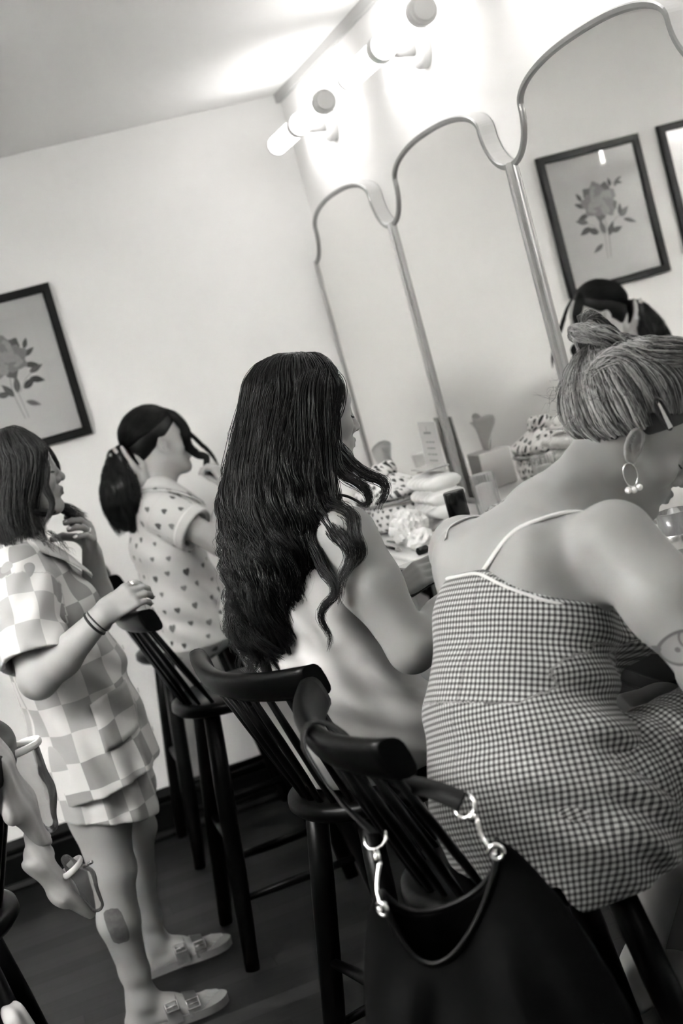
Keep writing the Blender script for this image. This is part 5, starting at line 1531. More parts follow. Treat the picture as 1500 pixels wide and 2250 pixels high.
# ================================================================== PONYTAILED WOMAN
def woman_ponytail():
    O = np.array((0.53, 4.74, 0.0)); root = empty('person', tuple(O))
    tag(root, 'woman with a dark ponytail in a heart-print pyjama shirt, farthest from the camera', 'person')
    l = np.array((0, 1, 0))
    B = SDF((0.28, 4.30, 0.10), (1.12, 5.12, 1.56), 0.0040)
    H = Head((0.582, 4.685, 1.416), (0.985, 0.14, -0.03), (0.03, 0, 1), 0.99)
    H.sculpt(B, neck=(0.545, 4.685, 1.288), nr=0.048)
    B.loft([(0.535, 4.75, 0.82), (0.520, 4.72, 0.96), (0.515, 4.695, 1.10), (0.518, 4.688, 1.21), (0.540, 4.685, 1.27)], [0.155, 0.120, 0.130, 0.125, 0.065], [0.11, 0.092, 0.095, 0.078, 0.05], l, 0.03)
    sR, eR, wR = (0.515, 4.545, 1.222), (0.650, 4.440, 1.075), (0.748, 4.560, 1.235)
    sL, eL, wL = (0.525, 4.835, 1.225), (0.430, 4.960, 1.290), (0.490, 4.645, 1.318)
    B.chain([sR, eR], [0.052, 0.038], 0.02, 0.05); B.chain([eR, (0.69, 4.485, 1.14), wR], [0.038, 0.036, 0.023], 0.015)
    B.chain([sL, eL], [0.050, 0.038], 0.02, 0.05); B.chain([eL, wL], [0.037, 0.023], 0.015)
    hand(B, wR, (-0.25, 0.45, 0.85), (0.80, -0.50, 0.25), 1, (0.7, 0.7, 0.7, 0.8), 0.1, sc=0.9, thumb_pts=[(0.045, 0.03, -0.03), (0.075, 0.015, -0.045), (0.09, 0.0, -0.05)])
    tL = hand(B, wL, (-0.48, -0.28, 0.82), (-0.25, -0.95, -0.15), 1, (0.25, 0.22, 0.2, 0.2), 0.12, sc=0.9)
    for hp, kn, an in (((0.56, 4.675, 0.815), (0.97, 4.70, 0.80), (0.95, 4.70, 0.385)), ((0.55, 4.83, 0.815), (0.97, 4.88, 0.80), (0.95, 4.88, 0.385))):
        B.chain([hp, kn], [0.085, 0.054], 0.03, 0.04); B.chain([kn, an], [0.052, 0.030], 0.02); foot(B, an, (1, 0.05, 0), 0.9, False)
    B.stool_cut((0.53, 4.93), 0.0)
    V, F = B.mesh(); from_np('body', V, F, M_skin_l, root, attrs={'lip': H.lipmask(V)})
    H.extras(root, M_hair_d, M_brow)
    D = SDF((0.32, 4.34, 0.70), (0.78, 5.10, 1.34), 0.0044)
    D.loft([(0.545, 4.755, 0.76), (0.530, 4.73, 0.92), (0.520, 4.70, 1.09), (0.518, 4.69, 1.205), (0.535, 4.685, 1.262)], [0.195, 0.165, 0.155, 0.138, 0.085], [0.145, 0.125, 0.118, 0.095, 0.062], l, 0.03)
    a, b = np.array((0.515, 4.56, 1.215)), np.array((0.590, 4.487, 1.140)); a2, b2 = np.array((0.525, 4.82, 1.22)), np.array((0.465, 4.93, 1.265))
    D.cap(a, b, 0.068, 0.072, 0.02); D.cap(a2, b2, 0.066, 0.070, 0.02)
    D.disp(folds([((0.55, 4.58, 1.0), (0.7, 0, 0.6), 0.08, 0.007, 0.2, 1.0), ((0.50, 4.60, 0.85), (0.5, 0, 0.9), 0.07, 0.006, 0.15, 2.0)]))
    for p, q in ((a, b), (a2, b2)):
        w_ = unit(q - p); e = q + w_ * 0.01
        sl, x, y, z = D.win(e - 0.11, e + 0.11)
        pd = (x - e[0]) * w_[0] + (y - e[1]) * w_[1] + (z - e[2]) * w_[2]
        rad = np.sqrt(np.maximum((x - e[0]) ** 2 + (y - e[1]) ** 2 + (z - e[2]) ** 2 - pd ** 2, 0))
        D.a[sl] = np.maximum(D.a[sl], np.where(rad < 0.09, pd, -1)); D.cap(e - w_ * 0.04, e + w_ * 0.04, 0.056, 0.062, 0.004, 's')
    D.cap((0.550, 4.685, 1.30), (0.555, 4.685, 1.37), 0.056, 0.066, 0.006, 's')
    D.cap((0.66, 4.69, 1.17), (0.58, 4.685, 1.30), 0.008, 0.048, 0.01, 's')
    D.plane((0.54, 4.75, 0.748), (0, 0, -1), 0.003); D.stool_cut((0.53, 4.93), 0.0)
    V, F = D.mesh(); VS = V
    shirt = from_np('shirt', V, F, M_heart, root, uv=seg_uv(V, [((0.545, 4.755, 0.70), (0.530, 4.685, 1.30), (1, 0.8, 0), 0.16, 0, 0), (tuple(a), tuple(b), (1, 0, 0), 0.075, 0, 0), (tuple(a2), tuple(b2), (1, 0, 0), 0.075, 0, 0)]))
    for p, q, nm in ((a, b, 'sleeve_cuff'), (a2, b2, 'sleeve_cuff')):
        w_ = unit(q - p); R_ = axis_rot(tuple(w_))
        MB().lathe([(0.0725, -0.020), (0.0745, -0.018), (0.0755, 0.008), (0.0735, 0.013), (0.066, 0.013), (0.066, -0.01)], tuple(q - O), R_, 40, cap=False).build(nm, M_heart, shirt)
        MB().lathe([(0.0735, -0.0035), (0.0765, 0.0), (0.0735, 0.0035)], tuple(q - w_ * 0.020 - O), R_, 40, cap=False).build('cuff_piping', M_piping, shirt)
    for q in (-1, 1):
        inner = catmull([(0.490, 4.685, 1.315), (0.520, 4.685 + q * 0.050, 1.322), (0.570, 4.685 + q * 0.052, 1.312), (0.625, 4.687 + q * 0.035, 1.255), (0.668, 4.69 + q * 0.012, 1.190)], 13)
        outer = catmull([(0.462, 4.685, 1.285), (0.490, 4.685 + q * 0.078, 1.290), (0.560, 4.685 + q * 0.098, 1.272), (0.635, 4.687 + q * 0.085, 1.225), (0.672, 4.69 + q * 0.045, 1.185)], 13)
        Vv = np.array([inner[i] * (1 - v) + outer[i] * v + np.array((0, 0, 0.010)) * math.sin(PI * v) for i in range(13) for v in np.linspace(0, 1, 6)])
        N = np.array((0, 0, 1.0)); n_ = len(Vv); A = np.concatenate([Vv, Vv + N * 0.0025]); Fq = []
        for i in range(12):
            for j in range(5):
                c = i * 6 + j; Fq += [(c, c + 1, c + 7, c + 6), (n_ + c, n_ + c + 6, n_ + c + 7, n_ + c + 1)]
            for j in (0, 5): c = i * 6 + j; Fq.append((c, c + 6, n_ + c + 6, n_ + c))
        for j in range(5):
            for i in (0, 12): c = i * 6 + j; Fq.append((c, c + 1, n_ + c + 1, n_ + c))
        from_np('collar', A, np.array(Fq), M_heart, shirt, uv=np.concatenate([Vv[:, :2], Vv[:, :2]]))
        MB().tube([tuple(np.array(p) - O) for p in outer], 0.0022, 6).build('collar_piping', M_piping, shirt)
    S = SDF((0.36, 4.52, 0.66), (0.96, 5.00, 0.96), 0.005)
    S.loft([(0.535, 4.75, 0.80), (0.53, 4.74, 0.90)], [0.165, 0.14], [0.125, 0.11], l, 0.03)
    for y1, y2 in ((4.675, 4.69), (4.83, 4.86)):
        S.cap((0.56, y1, 0.808), (0.78, y2, 0.805), 0.094, 0.092, 0.03); S.cap((0.775, y2, 0.805), (0.90, y2, 0.805), 0.084, 0.084, 0.003, 's')
    S.plane((0.785, 4.7, 0.8), (1, 0, 0), 0.003); S.stool_cut((0.53, 4.93), 0.0)
    V, F = S.mesh(); from_np('shorts', V, F, M_heart, root, uv=seg_uv(V, [((0.35, 4.75, 0.80), (0.9, 4.76, 0.80), (0, 0, 1), 0.15, 0, 0)]))
    # sleek hair drawn back
    C = SDF(H.p(-0.02, 0, 0.04) - 0.17, H.p(-0.02, 0, 0.04) + 0.17, 0.0034)
    C.ell(H.p(-0.012, 0, 0.046), (0.102 * .99, 0.0805 * .99, 0.088 * .99), H.R)
    C.ell(H.p(-0.062, 0, 0.0), (0.045, 0.055, 0.055), H.R, 0.03)
    C.plane(H.p(0.0, 0, 0.020), H.F * 0.62 - H.U * 0.78, 0.01); C.plane(H.p(0.072, 0, 0), H.F, 0.01)
    for q in (-1, 1): C.sph(H.p(0.004, q * 0.085, -0.004), 0.034, 0.006, 's')
    V, F = C.mesh(); hair = from_np('hair', V, F, M_hair_d, root)
    Ls = []; tie = H.p(-0.112, 0, 0.012); T = (PI, -0.25)
    for i in range(84):
        if i < 50:
            a0 = (i / 49 - 0.5) * 3.3; e0 = 0.80 - 0.50 * (abs(i / 49 - 0.5) * 2) ** 1.3
        elif i < 66: a0 = rng.uniform(-2.6, 2.6); e0 = rng.uniform(0.7, 1.4)
        else: a0 = PI + rng.uniform(-1.1, 1.1); e0 = rng.uniform(-0.75, -0.55)
        d0 = np.array((math.cos(e0) * math.cos(a0), math.cos(e0) * math.sin(a0), math.sin(e0))); d1 = np.array((math.cos(T[1]) * -1, 0, math.sin(T[1])))
        om = math.acos(np.clip(d0 @ d1, -1, 1)); P = []
        for t in np.linspace(0, 1, 7):
            d = (math.sin((1 - t) * om) * d0 + math.sin(t * om) * d1) / max(math.sin(om), 1e-3)
            P.append(H.dirpt(math.atan2(d[1], d[0]), math.asin(np.clip(d[2], -1, 1)), 0.003 + 0.006 * min(1, 4 * t)))
        P[-1] = tie + (P[-1] - tie) * 0.5
        Ls.append(lock(P, [0.003, 0.009, 0.010, 0.006], 40, P=22, frizz=0.0005, rs=0.0006))
    C = SDF((0.33, 4.55, 1.15), (0.56, 4.78, 1.50), 0.004)
    C.loft([tuple(tie), (0.445, 4.655, 1.405), (0.418, 4.640, 1.32), (0.412, 4.640, 1.235), (0.420, 4.645, 1.195)], [0.022, 0.042, 0.050, 0.046, 0.030], [0.022, 0.040, 0.046, 0.044, 0.026], (0, 1, 0), 0.03)
    C.disp(folds([((0.42, 4.64, 1.28), (1, 0.4, 0.1), 0.03, 0.004, 0.3, 0.0)]))
    V, F = C.mesh(); pony = from_np('ponytail', V, F, M_hair_d, root)
    for i in range(40):
        t = 2 * PI * i / 40; c, s_ = math.cos(t), math.sin(t)
        ze = rng.uniform(1.165, 1.20)
        P = [tie + np.array((0, s_, c)) * 0.008, tie + np.array((-0.035 + 0.012 * c, 0.028 * s_ - 0.012, 0.004 + 0.010 * c)), (0.428 + 0.046 * c, 4.648 + 0.046 * s_, 1.36), (0.412 + 0.052 * c, 4.64 + 0.048 * s_, 1.27), (0.416 + 0.040 * c, 4.643 + 0.036 * s_, ze)]
        Ls.append(lock(P, [0.004, 0.012, 0.015, 0.014, 0.006], 44, P=26, wave=0.003, wl=0.12, phase=rng.uniform(0, 6), frizz=0.0022, rs=0.0007))
    # loose face-framing strands
    Ls.append(lock([H.dirpt(0.0, 1.15, 0.004), H.p(0.062, -0.046, 0.085), H.p(0.085, -0.052, 0.035), H.p(0.082, -0.052, -0.02), H.p(0.110, -0.050, -0.060), H.p(0.135, -0.055, -0.075), H.p(0.125, -0.055, -0.115), H.p(0.145, -0.055, -0.155), H.p(0.165, -0.055, -0.185)], [0.004, 0.017, 0.019, 0.014, 0.010, 0.007, 0.003], 240, P=40, frizz=0.0012, rs=0.0007))
    Ls.append(lock([H.dirpt(0.1, 1.05, 0.004), H.p(0.085, 0.020, 0.080), H.p(0.115, 0.035, 0.03), H.p(0.150, 0.040, -0.02), H.p(0.185, 0.040, -0.075), H.p(0.200, 0.04, -0.12)], [0.003, 0.005, 0.007, 0.006, 0.002], 80, P=34, frizz=0.001, rs=0.0006))
    hair_object('hair_strands', Ls, M_hair_d, hair)
    b1 = H.p(-0.112, 0, 0.012) - O
    MB().tube([tuple(b1 + np.array((-0.002, 0.020 * math.cos(t), 0.020 * math.sin(t)))) for t in np.linspace(0, 2 * PI, 21)[:-1]], 0.005, 8, closed=True).build('ponytail_tie', M_blackband, pony)
    root.location.x += 0.03
    return root
woman_ponytail()

# ================================================================== THINGS ON THE COUNTER
M_bagc = hearts('heart_print_quilted', 0.021, 0.62, 0.62, 0.03)
_b = M_bagc
M_bindc = cloth_mat('grey_binding', 0.22)
M_tissue = cloth_mat('tissue_paper', 0.62, 0.9)
M_pack = mat('white_film_pack', 0.62, 0.30)
M_blackp = mat('black_plastic', 0.006, 0.25, spec=0.4)
M_greyg = mat('smoked_bottle_glass', 0.10, 0.12)
M_silver = mat('silver_plastic', 0.55, 0.25, 0.8)

def sdf_uv_obj(S, name, m, parent=None, proj=None, off=(0, 0, 0)):
    V, F = S.mesh(); V = V + np.array(off)
    uv = None
    if proj is not None: uv = proj(V)
    return from_np(name, V, F, m, parent, uv=uv)

# hearts cosmetic pouch with a gathered top
c = np.array((1.165, 4.10, ZCT))
root = empty('cosmetic_bag', tuple(c)); tag(root, 'quilted cosmetic bag printed with small hearts, standing on the counter by the middle mirror', 'cosmetic bag')
S = SDF(c + (-0.14, -0.17, -0.004), c + (0.14, 0.17, 0.26), 0.0035)
S.ell(c + (0, 0, 0.060), (0.095, 0.135, 0.068), None)
S.ell(c + (0, 0, 0.045), (0.098, 0.130, 0.050), None, 0.02)
S.plane(c + (0, 0, 0.0025), (0, 0, -1), 0.006)
S.disp(folds([(tuple(c + (0, 0, 0.06)), (0.6, 0.7, 0.2), 0.045, 0.0035, 0.2, 0.4)]))
def bproj(V):
    d = V - c; a = np.arctan2(d[:, 1], d[:, 0]); return np.stack([a * 0.12, d[:, 2] + 0.35 * np.hypot(d[:, 0], d[:, 1]) * (d[:, 2] > 0.08)], 1)
body = sdf_uv_obj(S, 'bag_body', M_bagc, root, bproj)
S = SDF(c + (-0.14, -0.17, 0.06), c + (0.14, 0.17, 0.26), 0.0035)
S.ell(c + (0.0, 0, 0.118), (0.100, 0.142, 0.032), None); S.ell(c + (0, 0, 0.125), (0.06, 0.08, 0.045), None, 0.03)
S.disp(folds([(tuple(c + (0, 0, 0.12)), (0.3, 0.9, 0.1), 0.04, 0.004, 0.2, 0.4)]))
sdf_uv_obj(S, 'bag_flap', M_bagc, root, lambda V: np.stack([V[:, 0] * 0.9 + V[:, 2] * 0.4, V[:, 1]], 1))
S = SDF(c + (-0.06, -0.07, 0.12), c + (0.07, 0.07, 0.24), 0.003)
for k in range(9):
    a = k * 2.4; S.ell(c + (0.022 * math.cos(a), 0.026 * math.sin(a), 0.175 + 0.006 * (k % 3)), (0.020, 0.017, 0.020), None, 0.006)
S.disp(folds([(tuple(c + (0, 0, 0.18)), (0.7, 0.6, 0.5), 0.02, 0.003, 0.2, 0.4)]))
sdf_uv_obj(S, 'bag_bow', M_bagc, root, lambda V: np.stack([V[:, 0] + V[:, 2], V[:, 1]], 1))
MB().tube([(0.099 * math.cos(t), 0.140 * math.sin(t), 0.094) for t in np.linspace(0, 2 * PI, 49)[:-1]], 0.0050, 8, closed=True).build('bag_binding', M_bindc, root)

# stack of folded white wipes / film pack
c = np.array((1.215, 3.80, ZCT)); root = empty('cotton_pad_pack', tuple(c)); tag(root, 'tall white film-wrapped pack of cotton pads standing behind the black-capped bottle', 'pack')
S = SDF(c + (-0.09, -0.14, -0.003), c + (0.09, 0.14, 0.20), 0.0035)
for k in range(4): S.loft([tuple(c + (0, -0.080, 0.022 + 0.040 * k)), tuple(c + (0, 0.080, 0.022 + 0.040 * k))], [0.055, 0.055], [0.022, 0.022], (1, 0, 0), 0.006)
S.disp(folds([(tuple(c + (0, 0, 0.08)), (0.2, 0.9, 0.5), 0.03, 0.0015, 0.2, 0.4)]))
S.plane(c + (0, 0, 0.001), (0, 0, -1), 0.003)
sdf_uv_obj(S, 'pack_body', M_pack, root)
MB().box((0, 0, 0.182), (0.07, 0.14, 0.004), 0.001).build('pack_lid', M_silver, root)

def crumple(name, c, r, label, seed, m=M_tissue, parent=None, group=None):
    rs_ = np.random.default_rng(seed); bm = bmesh.new(); bmesh.ops.create_icosphere(bm, subdivisions=4, radius=1)
    for v in bm.verts:
        p = np.array(v.co); d = 0
        for k in range(5):
            q = rs_ if False else None
        v.co = v.co
    fr = rs_.normal(0, 3.2, (10, 3)); ph = rs_.uniform(0, 6, 10)
    for v in bm.verts:
        p = np.array(v.co); s_ = sum(abs(math.sin(p @ fr[k] + ph[k])) for k in range(10)) / 10
        k_ = 0.55 + 0.75 * s_
        v.co = Vector((p[0] * r[0] * k_, p[1] * r[1] * k_, max(0.0005 - r[2], p[2] * r[2] * k_)))
    me = bpy.data.meshes.new(name); bm.to_mesh(me); bm.free(); me.materials.append(m)
    me.polygons.foreach_set('use_smooth', np.zeros(len(me.polygons), bool))
    o = bpy.data.objects.new(name, me); COL.objects.link(o); o.location = (c[0], c[1], c[2] + r[2] - 0.0005)
    if parent is not None: o.parent = parent; o.location = Vector(o.location) - parent.location
    if label: tag(o, label, 'tissue', group)
    return o
crumple('crumpled_tissue', (1.085, 3.72, ZCT), (0.050, 0.060, 0.050), 'crumpled white tissue heaped highest, in front of the heart-print bag', 3, group='crumpled tissues on the counter')
crumple('crumpled_tissue', (1.075, 3.60, ZCT), (0.036, 0.042, 0.028), 'small flat crumpled tissue nearest the lipstick on the counter', 5, group='crumpled tissues on the counter')

def bottle(name, c, prof, capprof, m, mc, label, cat):
    root = empty(name, c); tag(root, label, cat)
    MB().lathe(prof, n=32).build('bottle_body', m, root); MB().lathe(capprof, n=32).build('cap', mc, root); return root
bottle('spray_bottle', (1.040, 3.13, ZCT), [(0.022, 0), (0.026, 0.004), (0.026, 0.115), (0.024, 0.124), (0.019, 0.128)], [(0.0250, 0.126), (0.0250, 0.184), (0.0235, 0.187), (0.0185, 0.1875)], M_greyg, M_blackp, 'smoky bottle with a square-shouldered black cap beside the gingham woman\'s shoulder', 'bottle')
# ribbed clear jar with a white tube under it
root = empty('ribbed_jar', (1.335, 3.74, ZCT)); tag(root, 'ribbed clear plastic jar standing behind the white pack near the mirror', 'jar')
mb = MB(); rings = []
for z in (0.0, 0.004, 0.125, 0.130):
    rr_ = 0.034 if z in (0.004, 0.125) else 0.031
    rings.append([mb.bm.verts.new(((rr_ + 0.0016 * math.cos(k * PI)) * math.cos(2 * PI * k / 48), (rr_ + 0.0016 * math.cos(k * PI)) * math.sin(2 * PI * k / 48), z)) for k in range(48)])
for a, b in zip(rings[:-1], rings[1:]):
    for k in range(48): mb.bm.faces.new((a[k], a[(k + 1) % 48], b[(k + 1) % 48], b[k]))
mb.bm.faces.new(list(reversed(rings[0]))); mb.bm.faces.new(rings[-1])
mb.build('jar_body', M_clear, root)
MB().lathe([(0.024, 0.004), (0.024, 0.10), (0.004, 0.104)], n=24).build('cotton_fill', M_tissue, root)
# cups, tissue cuffs, printed card by the mirror
root = empty('paper_cup', (1.30, 4.93, ZCT)); tag(root, 'white paper cup standing by the far mirror', 'cup')
MB().lathe([(0.028, 0.002), (0.037, 0.115), (0.039, 0.118), (0.0365, 0.120), (0.035, 0.114), (0.026, 0.008)], n=32).build('cup_body', M_white, root)
def tissue_box(name, c, label):
    root = empty(name, c); tag(root, label, 'tissue box', 'tissue boxes on the counter')
    MB().box((0, 0, 0.060), (0.11, 0.115, 0.12), 0.005).build('box_body', mat('pale_tissue_box', 0.50, 0.6), root)
    mb = MB(); rs_ = np.random.default_rng(11); rows = []
    for i in range(9):
        t = i / 8; row = []
        for j in range(15):
            u = j / 14 - 0.5
            w_ = 0.035 + 0.055 * t
            row.append(mb.bm.verts.new((0.020 * math.sin(u * 9 + t * 2) * (0.3 + t), u * 2 * w_, 0.115 + 0.125 * t - 0.03 * t * u * u * 4 + 0.008 * math.sin(u * 14))))
        rows.append(row)
    for a, b in zip(rows[:-1], rows[1:]):
        for k in range(14): mb.bm.faces.new((a[k], a[k + 1], b[k + 1], b[k]))
    bmesh.ops.solidify(mb.bm, geom=mb.bm.faces[:], thickness=0.0015)
    mb.build('tissue_sheet', M_tissue, root, smooth=True)
    return root
tissue_box('tissue_box', (1.26, 4.36, ZCT), 'pale tissue box with a tall pulled-up tissue behind the heart-print bag')
root = empty('notice_card', (1.395, 4.30, ZCT)); tag(root, 'grey printed card leaning against the middle mirror', 'card')
Rl = Matrix.Rotation(0.05, 3, 'Y')
MB().box((0.0, 0, 0.135), (0.004, 0.175, 0.27), 0.0008, Rl).build('card_sheet', mat('grey_card', 0.50, 0.7), root)
mb = MB(); rs_ = random.Random(4)
mb.box(Rl @ Vector((-0.0026, 0, 0.0)) + Vector((0.003, 0, 0.235)), (0.0005, 0.07, 0.007), 0, Rl); mb.box(Rl @ Vector((-0.0026, 0, 0)) + Vector((0.003, 0, 0.247)), (0.0005, 0.003, 0.02), 0, Rl)
for k in range(8):
    z = 0.205 - 0.020 * k; w_ = rs_.uniform(0.08, 0.13)
    nseg = rs_.randint(3, 5); y = -w_ / 2
    for s_ in range(nseg):
        L = w_ / nseg * rs_.uniform(0.6, 0.85); mb.box((-0.0024 + (z - 0.135) * 0.05, y + L / 2, z), (0.0005, L, 0.0045), 0, Rl); y += w_ / nseg
mb.build('card_text', mat('card_ink', 0.22, 0.8), root)
# white round compact / tissue lump at far left of the bag
root = empty('powder_puff', (1.22, 4.62, ZCT)); tag(root, 'round white powder puff lying on the counter left of the heart-print bag', 'puff')
MB().lathe([(0.030, 0), (0.062, 0.010), (0.070, 0.028), (0.060, 0.046), (0.030, 0.054), (0.003, 0.056)], n=36).build('puff_body', M_tissue, root)
MB().tube([(0.0685 * math.cos(t), 0.0685 * math.sin(t), 0.030) for t in np.linspace(0, 2 * PI, 33)[:-1]], 0.003, 6, closed=True).build('puff_ribbon', M_piping, root)
# dark pouch with ruffle in front of the right mirror
c = np.array((1.27, 3.42, ZCT)); root = empty('brush_pouch', tuple(c)); tag(root, 'soft dark-and-light patterned pouch lying open in front of the right mirror', 'pouch')
S = SDF(c + (-0.10, -0.17, -0.003), c + (0.10, 0.17, 0.12), 0.0035)
S.ell(c + (0, 0, 0.035), (0.065, 0.135, 0.040), None); S.ell(c + (0.01, -0.04, 0.05), (0.05, 0.06, 0.045), None, 0.02); S.plane(c + (0, 0, 0.004), (0, 0, -1), 0.002)
S.disp(folds([(tuple(c + (0, 0, 0.06)), (0.4, 0.7, 0.6), 0.035, 0.006, 0.2, 0.4)]))
sdf_uv_obj(S, 'pouch_body', hearts('dark_mottled_print', 0.018, 0.33, 0.75, 0.03), root, lambda V: np.stack([V[:, 0] + V[:, 2], V[:, 1]], 1))
MB().tube([tuple(p) for p in catmull([(-0.05, -0.10, 0.055), (-0.03, 0.0, 0.075), (-0.045, 0.10, 0.050)], 12)], 0.003, 6).build('pouch_zip', M_bindc, root)
# make-up palette tray, lipsticks, brushes
root = empty('makeup_palette', (0.985, 3.36, ZCT), 0.25); tag(root, 'open flat black make-up palette with a silver pan on the counter edge by the hand', 'make-up palette')
MB().box((0, 0, 0.006), (0.13, 0.10, 0.012), 0.003).build('palette_case', M_blackp, root)
MB().box((0.0, 0, 0.0125), (0.11, 0.08, 0.002), 0.0005).build('palette_pan', M_silver, root)
def lipstick(c, rz, label, cm, bm_):
    root = empty('lipstick', c, rz); tag(root, label, 'lipstick', 'lipsticks on the counter')
    Rx = axis_rot((1, 0, 0))
    MB().lathe([(0.0095, 0), (0.0105, 0.001), (0.0105, 0.028), (0.010, 0.029)], (0, 0, 0.0105), Rx, 24).build('lipstick_cap', cm, root)
    MB().lathe([(0.0092, 0.029), (0.0092, 0.070), (0.0085, 0.072)], (0, 0, 0.0105), Rx, 24).build('lipstick_tube', bm_, root)
lipstick((1.035, 3.52, ZCT), 0.35, 'silver lipstick with a black cap lying next to the palette', M_blackp, M_silver)
lipstick((1.02, 3.98, ZCT), 1.2, 'black lipstick lying beside the heart-print bag', M_blackp, M_blackp)
for k, (p, q, lab) in enumerate((((1.03, 3.86, ZCT + 0.006), (1.03, 3.66, ZCT + 0.006), 'thin black make-up brush lying nearest the counter edge'), ((1.06, 3.88, ZCT + 0.006), (1.075, 3.69, ZCT + 0.006), 'thin black make-up brush lying closer to the tissues'))):
    root = empty('makeup_brush', p); tag(root, lab, 'brush', 'make-up brushes on the counter')
    d = Vector(q) - Vector(p)
    MB().tube([Vector((0, 0, 0)), d * 0.5, d * 0.8], [0.0025, 0.0045, 0.0035], 10).build('brush_handle', M_blackp, root)
    MB().tube([d * 0.8, d * 0.86, d * 1.0], [0.0040, 0.0058, 0.002], 10).build('bristles', M_bindc, root)
# bottles past the front woman's face
root = empty('pump_bottle', (1.215, 2.315, ZCT)); tag(root, 'dark faceted bottle with a tall black cap at the right edge of the photo', 'bottle')
MB().box((0, 0, 0.050), (0.046, 0.046, 0.10), 0.008).build('bottle_body', M_greyg, root)
MB().box((0, 0, 0.128), (0.026, 0.026, 0.055), 0.004).build('cap', M_blackp, root)
root = empty('glass_tumbler', (1.255, 2.50, ZCT)); tag(root, 'patterned clear glass tumbler between her face and the dark bottle', 'glass')
MB().lathe([(0.030, 0.0), (0.033, 0.004), (0.036, 0.105), (0.034, 0.106), (0.031, 0.008)], n=24).build('tumbler_body', M_clear, root)
MB().lathe([(0.0343, 0.035), (0.0352, 0.036), (0.0357, 0.062), (0.0350, 0.063)], n=24, cap=False).build('tumbler_band', M_silver, root)
# phone in the seated woman's hand
ph = tag(MB().box((0, 0, 0), (0.15, 0.072, 0.009), 0.003, Matrix.Rotation(-0.30, 3, 'Y') @ Matrix.Rotation(-0.2, 3, 'Z')).build('phone', M_blackp), 'black phone held flat by the woman in the white dress', 'phone')
ph.location = (0.895, 2.945, 1.045)

